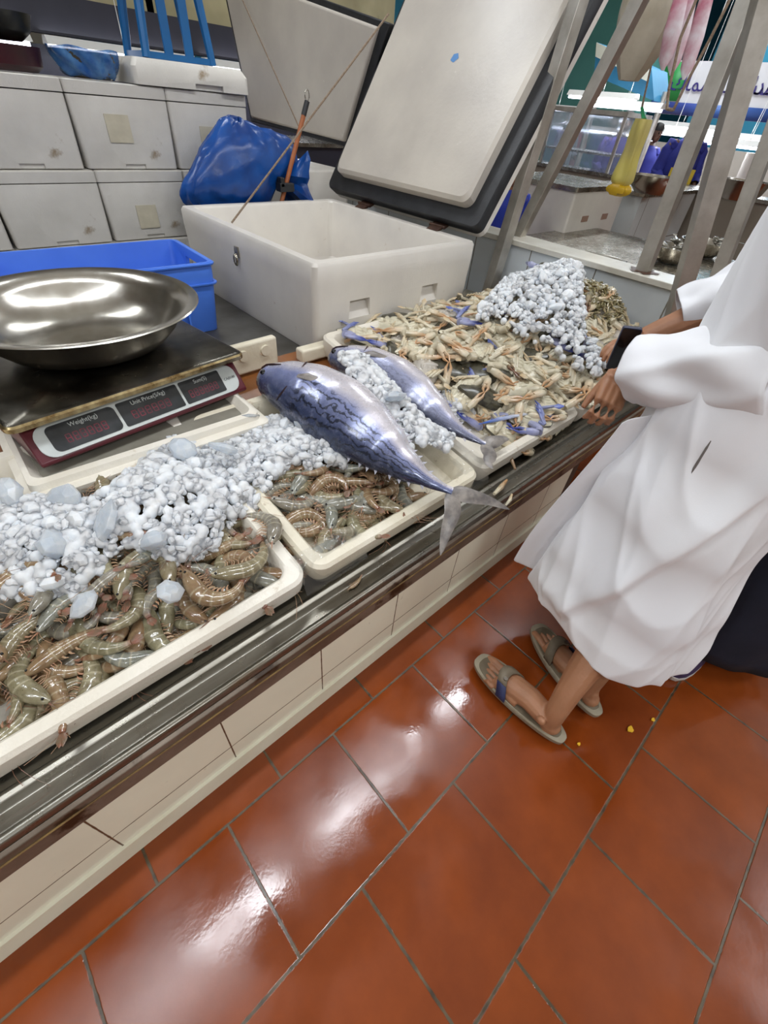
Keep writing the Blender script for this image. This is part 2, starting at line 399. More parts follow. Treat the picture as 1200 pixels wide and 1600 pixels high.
for i, x in enumerate((-2.0, -.55, .9, 2.35)): lamp(x, .66, 2.95, group='lamps in the row above the display edge')
for x in (-2.5, .2, 2.9, 5.6): lamp(x, -2.6, 3.2, label='long white fluorescent lamp over the aisle', group='lamps over the aisle', power=TUBE_W * 3.2)
for x in (-.6, 1.6, 4.2, 6.8): lamp(x, 2.9, 3.1, label='long white fluorescent lamp behind the stall', group='lamps behind the stall', power=TUBE_W * 1.3)
for x in (7.5, 9.5, 12): lamp(x, 3.2, 3.4, label='long white fluorescent lamp over the far stalls', group='lamps over the far stalls', power=TUBE_W * 3)
# ------------------------------------------------------------------ counter
def S(y): return .385 + .16 * (y - .55)
SL = math.atan(.16)
cn = thing('fish_counter', 'long tiled fish counter with a steel gutter edge along the orange floor', 'counter', (0, .455, 0))
def ch(name, mb, m, **k):
    o = obj(name, mb, m, cn, **k); o.location = (0, -.455, 0); return o
ch('tiled_front', MB().box((-3, .457, 0), (1.55, .60, .33)), tile_mat('counter_tiles', (238, 236, 214), (98, 74, 54), 0, .2655, .268, .0475, .132))
ch('skirting_lip', MB().prism([(.447, 0), (.457, 0), (.457, .06), (.450, .058)], -3, 1.55), M('skirting', (236, 232, 210), (226, 220, 196), .4, ns=6))
ch('end_post', MB().box((1.55, .462, 0), (1.62, .60, .31)), M('dark_post', (58, 46, 36), (76, 62, 50), .6, ns=8))
ch('back_base', MB().box((-3, .60, 0), (2.28, 3.6, .40 - .02)), M('base_cement', (120, 112, 98), (140, 132, 118), .8, ns=5))
prof = [(.452, .31), (.452, .388), (.455, .394), (.461, .397), (.467, .394), (.470, .389), (.503, .386), (.507, .390), (.512, .400), (.522, .403), (.530, .399), (.536, .388), (.56, .382), (.60, .380), (.60, .31)]
ch('steel_gutter', MB().prism(prof, -3, 2.28), trough, bev=.0015, seg=2)
ch('gutter_face', MB().prism([(.4515, .300), (.4435, .304), (.4435, .372), (.4515, .378)], -3, 2.28), trough_face, bev=.002)
ch('face_seam', MB().tube([(-3, .4425, .352), (2.28, .4425, .352)], .0022, 6), M('seam_dirt', (140, 112, 66), (84, 58, 30), .6, ns=14))
ch('sloping_bed', MB().prism([(.60, .37), (1.46, S(1.46) - .01), (1.46, .36), (.60, .36)], -3, 2.28), wood)
ch('rear_ledge', MB().box((-3, 1.44, .36), (2.28, 3.6, .487)), M('ledge_steel', (120, 118, 112), (90, 86, 78), .4, .6, ns=6))
# end wall of white tiles with a marble-like cap
pt = thing('tiled_partition', 'low white tiled partition wall with pale stone top at the end of the counter', 'partition', (2.3, 0, 0))
def pc(name, mb, m, **k):
    o = obj(name, mb, m, pt, **k); o.location = (-2.3, 0, 0); return o
pc('tiled_wall', MB().box((2.3, .575, 0), (2.44, 4.2, .785)), tile_mat('partition_tiles', (196, 200, 202), (120, 112, 100), 1, .36, .40, .975, .385, .004))
pc('stone_cap', MB().box((2.285, .56, .785), (2.46, 4.2, .81)), M('cap_stone', (196, 190, 176), (216, 212, 202), .3, ns=8, spots=((150, 120, 84), 9, .62)), bev=.003)
pc('corner_trim', MB().box((2.283, .566, 0), (2.302, .59, .785)), M('edge_trim', (214, 206, 186), rough=.4))
# slanted steel posts carrying the stall frame
def post(a, b, wd, label, foot=False):
    a = Vector(a); b = Vector(b); t = thing('steel_post', label, 'post', a, 0, None)
    d = b - a; L = d.length; q = d.to_track_quat('Z', 'Y'); t.rotation_mode = 'QUATERNION'; t.rotation_quaternion = q
    obj('shaft', MB().box((-wd / 2, -wd / 2, 0), (wd / 2, wd / 2, L)), poststeel, t, bev=.002)
    return t
def ext(a, b, k): a = Vector(a); b = Vector(b); return a + (b - a) * k
A0 = spot(762, 462, x=2.2); A1 = spot(905, 0, x=2.33); post(A0, ext(A0, A1, 1.5), .055, 'leftmost grey steel post, beside the open cooler lid')
B0 = spot(812, 362, x=2.4); B0.z = .81; B1 = spot(1000, 0, x=2.4); post(B0, ext(B0, B1, 1.4), .05, 'slanted grey steel brace standing on the partition top behind the left post')
C0 = spot(1005, 424, x=2.37); C0.z = .812; C1 = spot(1168, 0, x=2.37); post(C0, ext(C0, C1, 1.4), .055, 'rusty steel post whose foot stands on the partition top')
D0 = spot(1052, 500, x=2.22); D1 = spot(1196, 0, x=2.1); post(ext(D0, D1, -.2), ext(D0, D1, 1.3), .06, 'bright edged grey steel post in front of the rusty one')
E0 = spot(1160, 330, x=2.5); E1 = spot(1240, 120, x=2.5); post(ext(E0, E1, -.8), ext(E0, E1, 2), .05, 'rightmost grey post, half behind the white robe')
obj_ = None
rs = tag(obj('rust_stain', MB().add([Vector((C0.x + dx * .055 * (1 + .3 * math.sin(k * 3)), C0.y + dy * .06 * (1 + .3 * math.cos(k * 2)), .8125)) for k, (dx, dy) in enumerate([(math.cos(i * PI / 8), math.sin(i * PI / 8)) for i in range(16)])] + [Vector((C0.x, C0.y, .8145))], [(i, (i + 1) % 16, 16) for i in range(16)]), M('rust', (66, 40, 28), (90, 58, 40), .5, ns=40)), 'dark rust lump round the foot of the rusty post', 'rust')
# ------------------------------------------------------------------ open cooler
ck = thing('ice_cooler', 'big open white insulated cooler with two handle recesses, lid propped open', 'cooler', (1.01, 1.425, .488))
X, Y, Z = .925, 1.10, .345
def ring_box(i, z, r): return rrect(-.0 + i, X - i, i, Y - i, r, z)
R = [ring_box(.012, 0, .02), ring_box(.003, .03, .03), ring_box(0, .2, .03), ring_box(-.004, Z - .07, .03), ring_box(-.004, Z - .012, .03), ring_box(.004, Z, .024), ring_box(.040, Z, .03), ring_box(.048, Z - .01, .03), ring_box(.075, .07, .05), ring_box(.10, .055, .04)]
body = obj('body', MB().rings(R), fibre, ck)
cuts = []
for hx in (.19, .58):
    cuts.append(MB().prism([(-.05, .118), (.032, .118), (.032, .128), (-.008, .185), (-.05, .185)], hx, hx + .12))
# pocket open to the front, deeper at the top
cuts = [MB().add([(hx - .004, -.03, .125), (hx + .112, -.03, .125), (hx + .112, .006, .125), (hx - .004, .006, .125), (hx, -.03, .195), (hx + .105, -.03, .195), (hx + .105, .038, .195), (hx, .038, .195)],
        [(0, 3, 2, 1), (4, 5, 6, 7), (0, 1, 5, 4), (1, 2, 6, 5), (2, 3, 7, 6), (3, 0, 4, 7)]) for hx in (.17, .59)]
boolean(body, cuts)
lt = obj('latch', MB().box((-.012, .545, .245), (-.003, .575, .285)), steel, ck, bev=.002)
obj('latch_ring', MB().rings([[Vector((-.018 + .004 * math.cos(b) * 1, .56, .235)) + Vector((0, math.cos(a) * (.013 + .003 * math.cos(b)), math.sin(a) * (.022 + .003 * math.cos(b)))) + Vector((.003 * math.sin(b), 0, 0)) for b in [2 * PI * k / 8 for k in range(8)]] for a in [2 * PI * j / 20 for j in range(20)]], loop=True), steel, lt)
# lid leaning back towards the partition
TH = math.radians(33)
lid = obj('lid', MB().rings([rrect(.07, .98, .07, 1.05, .04, q) for q in (.055, .10)] + [rrect(.085, .965, .085, 1.035, .04, .114)]), lidm, ck, angle=15)
lid.location = (X + .045, .02, Z + .02); lid.rotation_euler = (0, -(PI / 2 - TH) + 0, 0)
# local +x runs up the lid, local z towards the camera side after the turn
lid.rotation_euler = (0, -(PI / 2 + 0) + TH, 0)
obj('black_frame', MB().rings([rrect(0, 1.05, -.01, 1.13, .035, q) for q in (0, .05)] + [rrect(.004, 1.046, -.006, 1.126, .033, .056)]), black_rub, lid)
obj('lid_shell', MB().rings([rrect(-.0, 1.05, -.01, 1.13, .04, q) for q in (-.03, -.001)]), fibre, lid)
for hy in (.24, .80):
    hg = obj('hinge', MB().box((.0, -.045, -.006), (.05, .045, .004)).box((-.045, -.035, -.006), (.0, .035, .004)).tube([(0, -.05, .004), (0, .05, .004)], .007, 8), M('rusty_hinge', (70, 48, 40), (96, 70, 56), .5, .5, ns=30), ck)
    hg.location = (X + .012, hy + .02, Z + .012); hg.rotation_euler = (0, -.35, 0)
# small blue mark on the lid
obj('blue_mark', MB().add([(.62, .52, .1150), (.64, .50, .1150), (.66, .515, .1150), (.655, .54, .1150), (.63, .545, .1150)], [(0, 1, 2, 3, 4)]), M('blue_ink', (70, 130, 190), rough=.5), lid)
# ropes
def rope(pts, r, label, name='rope'):
    P = []; pts = [Vector(p) for p in pts]
    for i in range(len(pts) - 1):
        for k in range(12): P.append(pts[i].lerp(pts[i + 1], k / 12))
    P.append(pts[-1]); return tag(obj(name, MB().tube(P, r, 8), ropem), label, 'rope')
rp0 = spot(362, 348, x=1.06); rp1 = spot(607, 22, x=1.98)
rope([rp0, rp1], .0042, 'pale taut rope running from the cooler rim up to its open lid')
q0 = spot(470, 205, x=2.0); q1 = spot(370, -20, x=2.2)
rope([q0, q1], .004, 'dark thin rope hanging down to the orange stick')
# second lid behind
l2 = thing('cooler_lid', 'second upright white cooler lid in black frame behind the blue bag', 'lid', (2.28, 2.72, 1.03))
def quadslab(P, th, n):
    n = Vector(n).normalized(); return MB().add([Vector(p) for p in P] + [Vector(p) + n * th for p in P], [(3, 2, 1, 0), (4, 5, 6, 7), (0, 1, 5, 4), (1, 2, 6, 5), (2, 3, 7, 6), (3, 0, 4, 7)], False)
P2 = [spot(548, 232, x=2.28), spot(392, 190, x=2.28), spot(340, -60, x=2.28), spot(608, 36, x=2.28)]
o2 = Vector((2.28, 2.72, 1.03))
obj('black_frame', quadslab([p - o2 for p in P2], .04, (1, 0, 0)), black_rub, l2, bev=.006)
c2 = sum(P2, Vector()) / 4
obj('white_panel', quadslab([(c2 + (p - c2) * .92) - o2 + Vector((-.025, 0, 0)) for p in P2], .06, (1, 0, 0)), lidm, l2, bev=.012)
# tiled block under it
b2 = thing('rear_cooler', 'white closed cooler body behind the blue bag', 'cooler', (1.75, 2.75, .487))
obj('body', MB().rings([rrect(0, .5, 0, .9, .03, 0), rrect(0, .5, 0, .9, .03, .44), rrect(.008, .492, .008, .892, .03, .45)]), fibre, b2)
# ------------------------------------------------------------------ polystyrene trays
def tray(x0, x1, y0, D, label, m=foam, h=.078, rim=.03, lip=True):
    t = thing('polystyrene_tray', label, 'tray', (0, y0, S(y0) + .004), rot=(SL, 0, 0))
    R = [rrect(x0 + .012, x1 - .012, .012, D - .012, .035, 0), rrect(x0, x1, 0, D, .04, .03), rrect(x0, x1, 0, D, .04, h - .008), rrect(x0 + .008, x1 - .008, .008, D - .008, .034, h),
         rrect(x0 + rim, x1 - rim, rim, D - rim, .03, h), rrect(x0 + rim + .006, x1 - rim - .006, rim + .006, D - rim - .006, .028, h - .006), rrect(x0 + rim + .018, x1 - rim - .018, rim + .018, D - rim - .018, .03, .02)]
    obj('tray_body', MB().rings(R), m, t)
    return t
t1 = tray(-.62, .345, .548, .72, 'front white polystyrene tray heaped with shrimps and ice, bottom left')
t2 = tray(.36, .985, .545, .64, 'middle white polystyrene tray under the big tuna', foam_cream)
t3 = tray(1.0, 1.62, .552, .86, 'white polystyrene tray under the front of the crab heap')
t4 = tray(1.63, 2.26, .552, .86, 'far polystyrene tray at the partition end under the crab heap')
# wrinkled clear film over the ridge between tray 1 and 2
def film_mesh(x0, x1, y0, y1, zf, amp=.004, seed=0, nx=40, ny=60):
    V = []; Fc = []
    for i in range(nx + 1):
        for j in range(ny + 1):
            x = x0 + (x1 - x0) * i / nx; y = y0 + (y1 - y0) * j / ny
            V.append((x, y, zf(x, y) + amp * noise.noise(Vector((x * 40 + seed, y * 12, 0))) + amp * .6 * noise.noise(Vector((x * 90, y * 60, seed)))))
    for i in range(nx):
        for j in range(ny): Fc.append((i * (ny + 1) + j, (i + 1) * (ny + 1) + j, (i + 1) * (ny + 1) + j + 1, i * (ny + 1) + j + 1))
    return MB().add(V, Fc)
def wrapz(x, y):
    d = max(0, .560 - y); return S(.56) + .086 - d * 2.2 + .16 * max(0, y - .56)
tag(obj('plastic_wrap', film_mesh(.33, .52, .53, .60, wrapz, .005, 3), film), 'wrinkled clear plastic wrap over the corner where the two front trays meet', 'plastic wrap')
tag(obj('plastic_wrap', film_mesh(.93, 1.04, .53, .62, wrapz, .005, 8), film), 'clear plastic wrap over the tray corner by the smaller tail', 'plastic wrap')
# ------------------------------------------------------------------ shrimps
def shrimp(kind, m, curl):
    t = thing('shrimp', 'x', 'shrimp')
    N = 34; L = .158; P = []; ang = 0; p = Vector((0, 0, 0)); h0 = -curl * .5
    rad = []; T = []
    for i in range(N + 1):
        u = i / N
        k = curl * (0.25 if u < .35 else 1.35) / N
        ang += k; P.append(p.copy()); p = p + Vector((math.cos(h0 + ang), math.sin(h0 + ang), 0)) * L / N
        if u < .36: r = .0035 + .0135 * math.sin(min(1, u / .28) * PI / 2) ** .8
        else:
            r = .0170 * (1 - ((u - .36) / .64) ** 1.5 * .70); r *= 1 + .07 * (1 - ((u - .36) * 10 % 1))
        rad.append(r)
    cen = sum(P, Vector()) / len(P); P = [q - cen for q in P]
    obj('body', MB().tube(P, rad, 12, flat=.82), m, t)
    d = (P[-1] - P[-2]).normalized(); n = Vector((-d.y, d.x, 0))
    fan = MB()
    for a, l in ((-.34, .020), (-.12, .025), (.12, .025), (.34, .020)):
        e = (d * math.cos(a) + n * math.sin(a)); s = Vector((-e.y, e.x, 0)); q = P[-1] - d * .002
        fan.tube([q, q + e * l * .4 + Vector((0, 0, .001 * a)), q + e * l * .8, q + e * l], [.0022, .0046, .0042, .0006], 8, flat=.22)
    obj('tail_fan', fan, shr_tail, t)
    sd = 1 if curl >= 0 else -1
    def side(i): q = (P[min(i + 1, N)] - P[max(i - 1, 0)]).normalized(); return Vector((-q.y, q.x, 0)) * sd, q
    lg = MB()
    for k in range(5):
        i = 6 + int(k * 1.6); sn, q = side(i)
        lg.tube([P[i] + sn * rad[i] * .8, P[i] + sn * (rad[i] + .010) + q * .002 + Vector((0, 0, .002)), P[i] + sn * (rad[i] + .020) - q * .006], [.0012, .0009, .0004], 5)
    for k in range(5):
        i = 14 + int(k * 3); sn, q = side(i)
        lg.tube([P[i] + sn * rad[i] * .8, P[i] + sn * (rad[i] + .006) + q * .003, P[i] + sn * (rad[i] + .010) + q * .008], [.0022, .002, .0006], 6, flat=.5)
    obj('legs', lg, shr_leg, t)
    sn, q = side(1); an = MB()
    an.tube([P[3] + Vector((0, 0, .004)), P[0] - q * .012 - sn * .004, P[0] - q * .022 - sn * .006], [.0022, .0012, .0003], 6)
    for s in (-1, 1):
        pts = [P[1]]
        for k in range(1, 7):
            pts.append(P[1] - q * (.007 * k) + sn * (s * .0010 * k + (.0016 if s > 0 else .0009) * k * k) + Vector((0, 0, .003 * math.sin(k * .5) - .0004 * k)))
        an.tube(pts, .00045, 5)
    obj('antennae', an, shr_leg if kind else shr_tail, t)
    ey = MB()
    for s in (-1, 1): ey.ell(P[2] + Vector((0, 0, s * .007)) - sn * .003, (.0026,) * 3, n=8, m=6)
    obj('eyes', ey, eye_m, t)
    return t
protos = [shrimp(0, shr[0], 1.9), shrimp(1, shr[1], 1.1), shrimp(0, shr[2], 2.7), shrimp(1, shr[1], 2.2), shrimp(0, shr[0], -1.5), shrimp(1, shr[2], .6)]
used = set()
def put(o, *a, **k):
    if id(o) not in used:
        used.add(id(o)); o.location = k['loc']; o.rotation_euler = k['rot']; o['label'] = k['label']; o['group'] = k['group']
        s = k.get('scale', 1); o.scale = (s, s, s); return o
    return dup(o, **k)
def h1(x, y):
    return S(y) + .050 + .050 * math.sin(PI * min(1, max(0, (y - .56) / .62))) * (1 if x < .12 else max(0, 1 - ((x - .12) / .26) ** 2)) + .010 * noise.noise(Vector((x * 9, y * 9, 1)))
def h2(x, y):
    a = max(0, 1 - ((x - .58) / .26) ** 2); b = max(0, 1 - ((y - .80) / .26) ** 2)
    return S(y) + .036 + .05 * a * b + .006 * noise.noise(Vector((x * 9, y * 9, 5)))
def scatter(x0, x1, y0, y1, step, jit):
    y = y0; r = 0
    while y <= y1:
        x = x0 + (step / 2 if r % 2 else 0)
        while x <= x1:
            yield x + random.uniform(-jit, jit), y + random.uniform(-jit, jit); x += step
        y += step * .86; r += 1
rnd = random.Random(11)
def shrimps(x0, x1, y0, y1, h, step, labels, group, layers, ok=lambda x, y: True):
    for L in range(layers):
        for x, y in scatter(x0, x1, y0, y1, step, step * .25):
            if not ok(x, y): continue
            p = rnd.choice(protos); z = h(x, y) - .019 * (L) + rnd.uniform(-.004, .006)
            lb = labels[0] if y < y0 + .16 else labels[1] if y < y0 + .32 else labels[2]
            put(p, loc=(x, y, z), rot=(SL + rnd.uniform(-.28, .28) + (PI if rnd.random() < .5 else 0), rnd.uniform(-.28, .28), rnd.uniform(0, 2 * PI)), label=lb, group=group + (' at its front edge' if y < y0 + .16 else ' in its middle' if y < y0 + .32 else ' at its back'), scale=rnd.uniform(.92, 1.12))
shrimps(-.30, .30, .615, .98, h1, .070, ['raw grey shrimp in the front row of the left tray', 'raw grey shrimp half under ice in the middle of the left tray', 'raw shrimp at the back of the left tray by the ice and the scale lid'], 'shrimps in the left tray', 3, ok=lambda x, y: x < .33 - .03 * 0)
shrimps(.40, .80, .615, .96, h2, .068, ['raw shrimp at the front edge of the middle tray beside the big tuna tail', 'raw curled shrimp in the middle tray beside the ice and the big tuna', 'raw shrimp at the back of the middle tray, under the big tuna'], 'shrimps in the middle tray', 3, ok=lambda x, y: x < .80 - (y - .62) * .35)
# two shrimps lying over the corner of the front tray
for (u, v, rz, k) in ((385, 880, .5, 0), (415, 820, 1.9, 3), (330, 920, -.4, 2)):
    p = spot(u, v, z=.505); put(protos[k], loc=p, rot=(.15, .1, rz), label='shrimp lying over the front right corner of the left tray', group='shrimps over the tray corner', scale=1.1)
# ------------------------------------------------------------------ ice
def chunk(mb, c, r, rn, flat=.6):
    n = 7; R = []; T = Matrix.Rotation(rn.uniform(0, 6.28), 3, 'Z') @ Matrix.Rotation(rn.uniform(-.9, .9), 3, 'X') @ Matrix.Rotation(rn.uniform(-.9, .9), 3, 'Y')
    sx, sy, sz = rn.uniform(.7, 1.3), rn.uniform(.6, 1.1), flat * rn.uniform(.6, 1.2)
    for a, q in ((-1, .45), (-.45, .95), (.4, .98), (1, .5)):
        R.append([c + T @ Vector((sx * r * q * math.cos(2 * PI * j / n) * rn.uniform(.78, 1.15), sy * r * q * math.sin(2 * PI * j / n) * rn.uniform(.78, 1.15), sz * r * a * rn.uniform(.85, 1.1))) for j in range(n)])
    mb.rings(R)
def inpoly(x, y, P):
    c = False; n = len(P)
    for i in range(n):
        x1, y1 = P[i]; x2, y2 = P[i - 1]
        if (y1 > y) != (y2 > y) and x < (x2 - x1) * (y - y1) / (y2 - y1) + x1: c = not c
    return c
def spoth(u, v, h, z=.55):
    for _ in range(25):
        p = spot(u, v, z=z); z = .6 * z + .4 * h(p.x, p.y)
    return p
def icefield(poly, h, n, label, r0, r1, rn, up=.02, zref=0):
    W = [spoth(u, v, h) for u, v in poly]; W = [(p.x, p.y) for p in W]
    xs = [p[0] for p in W]; ys = [p[1] for p in W]; mb = MB(); k = 0
    def edge(x, y):
        d = 9
        for i in range(len(W)):
            a = Vector(W[i - 1]); b = Vector(W[i]); p = Vector((x, y)); ab = b - a; q = max(0, min(1, (p - a).dot(ab) / max(ab.length_squared, 1e-9))); d = min(d, (p - a - ab * q).length)
        return d
    for q in range(int(n * .55)):
        x = rn.uniform(min(xs), max(xs)); y = rn.uniform(min(ys), max(ys))
        if not inpoly(x, y, W): continue
        e = min(1, edge(x, y) / .03)
        mb.ell((x, y, h(x, y) - .008 + (up - .001) * e ** .7 * .85), (.014, .014, .015), n=8, m=5)
    base = remeshed(mb, .003, 2); mb = MB()
    mb.add([v.co.copy() for v in base.vertices], [tuple(p.vertices) for p in base.polygons])
    while k < n:
        x = rn.uniform(min(xs), max(xs)); y = rn.uniform(min(ys), max(ys))
        if not inpoly(x, y, W): continue
        e = min(1, edge(x, y) / .03)
        r = rn.uniform(r0, r1) * (1 if rn.random() < .92 else 1.8)
        chunk(mb, Vector((x, y, h(x, y) - .006 + up * e ** .7 * (.8 + .5 * noise.noise(Vector((x * 22, y * 22, 4)))) + rn.uniform(-.004, .004))), r, rn); k += 1
    o = obj('crushed_ice', mb, ice, angle=22)
    return tag(o, label, 'ice', kind='stuff')
ir = random.Random(3)
icefield([(-40, 800), (60, 775), (120, 790), (200, 745), (265, 690), (330, 680), (440, 655), (505, 665), (553, 705), (540, 730), (450, 730), (410, 770), (385, 800), (345, 850), (300, 880), (240, 880), (205, 850), (170, 870), (155, 905), (70, 925), (50, 880), (-40, 900)],
         lambda x, y: (h1(x, y) if x < .33 else h2(x, y) + .01) + .008 + .03 * math.exp(-((x - .20) / .14) ** 2 - ((y - .88) / .12) ** 2), 1700, 'heap of crushed ice across the two shrimp trays', .006, .0155, ir, .034, .53)
icefield([(0, 890), (60, 870), (120, 900), (150, 930), (60, 935), (0, 930)], h1, 120, 'patch of melting ice at the left edge of the shrimps', .006, .012, ir, .02, .5)
cl = 0
def bigice(u, v, z, r, label):
    mb = MB(); chunk(mb, Vector((0, 0, 0)), r * 1.15, ir, .42); o = obj('ice_chunk', mb, ice_clear, bev=r * .05, seg=1, angle=10); o.location = spot(u, v, z=z); tag(o, label, 'ice')
for u, v, z, r, lb in ((285, 700, .60, .034, 'tall grey clear ice chunk against the scale lid'), (165, 815, .58, .040, 'large flat ice chunk left of the ice heap centre'), (240, 845, .58, .036, 'large smooth ice chunk at the front of the ice heap'), (130, 945, .53, .028, 'clear ice piece lying on shrimps at left front'), (265, 925, .53, .024, 'melting ice piece between shrimps near the tray front'), (100, 780, .585, .04, 'pale ice slab below the corner of the scale lid'), (15, 770, .60, .030, 'ice chunk at the left edge of the photo'), (475, 668, .56, .026, 'ice piece just below the head of the big tuna'), (390, 650, .575, .022, 'small grey ice chunk by the torn lid end'), (520, 690, .56, .024, 'flat ice piece against the flank of the big tuna'), (85, 850, .57, .034, 'ice slab at the left of the heap'), (350, 700, .60, .03, 'ice chunk at the top of the heap')):
    bigice(u, v, z, r, lb)
# ------------------------------------------------------------------ tunas
def lerp_tab(t, tab):
    for i in range(len(tab) - 1):
        a, b = tab[i], tab[i + 1]
        if t <= b[0]: k = (t - a[0]) / (b[0] - a[0]); k = k * k * (3 - 2 * k) * .5 + k * .5; return a[1] + (b[1] - a[1]) * k
    return tab[-1][1]
DEP = [(0, .010), (.03, .034), (.08, .056), (.16, .078), (.28, .098), (.42, .105), (.55, .094), (.68, .070), (.80, .042), (.90, .020), (.97, .011), (1, .012)]
def tuna(name, label, pts, m, dep, roll, tailpts, side=1):
    pts = [Vector(p) for p in pts]; c0 = pts[0]
    t = thing(name, label, 'fish', c0)
    seg = [0]
    for i in range(1, len(pts)): seg.append(seg[-1] + (pts[i] - pts[i - 1]).length)
    def at(u):
        d = u * seg[-1]
        for i in range(1, len(pts)):
            if d <= seg[i] + 1e-9:
                k = (d - seg[i - 1]) / (seg[i] - seg[i - 1]); a = pts[max(i - 2, 0)]; b = pts[i - 1]; c = pts[i]; e = pts[min(i + 1, len(pts) - 1)]
                return .5 * ((2 * b) + (c - a) * k + (2 * a - 5 * b + 4 * c - e) * k * k + (3 * b - a - 3 * c + e) * k ** 3)
        return pts[-1]
    N, n = 64, 32; R = []; dv = []; tt = []; fr = []
    for i in range(N + 1):
        u = i / N; p = at(u) - c0; d = (at(min(1, u + .02)) - at(max(0, u - .02))).normalized()
        a = d.cross(Vector((0, 0, 1))).normalized() * side
        b = a.cross(d).normalized() * side; b = b if b.z > 0 else -b
        a2 = a * math.cos(roll) + b * math.sin(roll); b2 = -a * math.sin(roll) + b * math.cos(roll)
        r = lerp_tab(u, DEP) * dep; th = r * (.74 if u < .8 else .74 - (u - .8) * 1.2 if u < .95 else .5)
        row = []
        for j in range(n):
            q = 2 * PI * j / n; row.append(p + a2 * math.cos(q) * r + b2 * math.sin(q) * th * (1 - .12 * math.cos(q) ** 2)); dv.append(.5 + .5 * math.cos(q)); tt.append(u)
        R.append(row); fr.append((p, d, a2, b2, r, th))
    obj('body', MB().rings(R, dv=dv, tt=tt), m, t)
    def sf(u, q, off=.001):
        p, d, a, b, r, th = fr[int(round(u * N))]; return p + a * math.cos(q) * (r + off) + b * math.sin(q) * (th + off)
    obj('eye', MB().ell(sf(.085, 1.35, -.004), (.0125, .0125, .007), n=16, m=8).ell(sf(.085, 1.35, .001), (.007, .007, .004), n=12, m=6), eye_m, t)
    obj('mouth', MB().tube([sf(.0, 2.0), sf(.03, 1.95), sf(.06, 1.9), sf(.10, 1.85), sf(.14, 1.8)], [.002, .0045, .0045, .004, .001], 6), tuna_dark, t)
    obj('gill_slit', MB().tube([sf(.20, .45 + k * .25 , .0) + fr[int(.2 * N)][1] * (.03 * math.sin(k / 8 * PI)) for k in range(9)], [.0012] + [.0042] * 7 + [.0012], 6), tuna_dark, t)
    # pectoral fin
    p0 = sf(.245, 1.5, .0); p, d, a, b, r, th = fr[int(.245 * N)]
    obj('pectoral_fin', MB().tube([p0, p0 + d * .03 + b * .006 - a * .008, p0 + d * .075 + b * .0 - a * .02, p0 + d * .115 - b * .012 - a * .03], [.006, .013, .009, .001], 10, flat=.18, up=b), tuna_fin, t)
    for k in range(8):
        u = .64 + k * .036
        for q, s in ((0, 1), (PI, -1)):
            p, d, a, b, r, th = fr[int(u * N)]; w = p + a * s * (r - .002); fl = MB()
            fl.add([w - d * .006 - b * .0012, w + d * .007 - b * .0012, w + d * .010 + a * s * .012, w - d * .006 + b * .0012, w + d * .007 + b * .0012], [(0, 1, 2), (3, 2, 4), (0, 2, 3), (1, 4, 2), (0, 3, 4, 1)], False)
            obj('finlet', fl, M('finlet', (150, 148, 160), (180, 178, 186), .4, ns=20), t)
    p, d, a, b, r, th = fr[int(.53 * N)]
    obj('dorsal_fin', MB().tube([p + a * (r - .004), p + a * (r + .012) + d * .02, p + a * (r + .014) + d * .05], [.010, .007, .001], 8, flat=.2, up=b), tuna_fin, t)
    base = pts[-1] - c0
    for lobe in tailpts:
        L = [Vector(q) - c0 for q in lobe]; nrm = (fr[-1][3])
        P = [base, *L]; k = len(P); F2 = []
        for i in range(13):
            f = i / 12 * (k - 1); j = min(int(f), k - 2); F2.append(P[j].lerp(P[j + 1], f - j))
        F2 = [F2[0]] + [(F2[i - 1] + F2[i] * 2 + F2[i + 1]) / 4 for i in range(1, 12)] + [F2[-1]]
        obj('tail_lobe', MB().tube(F2, [.012, .021, .024, .024, .023, .021, .019, .017, .0145, .012, .009, .006, .001], 12, flat=.14, up=nrm), tuna_fin, t)
    return t
def sp(l): return [spot(u, v, z=z) for u, v, z in l]
tuna('tuna', 'big dark striped tuna lying across the middle tray, tail over the gutter', sp([(407, 588, .60), (455, 603, .61), (510, 632, .60), (565, 672, .585), (620, 718, .565), (665, 748, .545), (706, 768, .522)]), tuna_a, 1.12, -.38,
     [sp([(708, 800, .50), (696, 835, .46), (688, 868, .43)]), sp([(735, 775, .515), (765, 782, .50), (796, 796, .485)])])
tuna('tuna', 'smaller silvery tuna beside the crab heap, half under ice', sp([(516, 556, .585), (560, 568, .60), (615, 595, .59), (662, 630, .57), (705, 665, .545), (758, 694, .515)]), tuna_b, .88, -.3,
     [sp([(766, 712, .51), (762, 722, .505), (770, 733, .50)]), sp([(772, 690, .52), (785, 686, .52), (796, 686, .52)])])
def hz(x, y): return S(y) + .095 + .055 * math.sin(PI * min(1, max(0, (y - .7) / .7)))
icefield([(528, 552), (560, 548), (590, 575), (625, 610), (660, 650), (710, 680), (700, 700), (660, 690), (625, 660), (590, 620), (548, 585)], lambda x, y: hz(x, y) + .055, 480, 'crushed ice lying along the side of the smaller tuna', .004, .012, ir, .02, .6)
icefield([(470, 575), (540, 590), (600, 640), (650, 680), (640, 720), (600, 690), (560, 640), (500, 600)], lambda x, y: hz(x, y) + .03, 500, 'crushed ice in the gap between the two tunas', .0035, .009, ir, .02, .58)
icefield([(690, 610), (735, 630), (745, 650), (700, 655)], lambda x, y: S(y) + .06, 110, 'small ice patch between the smaller tuna and the crabs', .006, .012, ir, .03, .52)
bigice(615, 620, .635, .034, 'rounded clear ice piece between the two tunas')
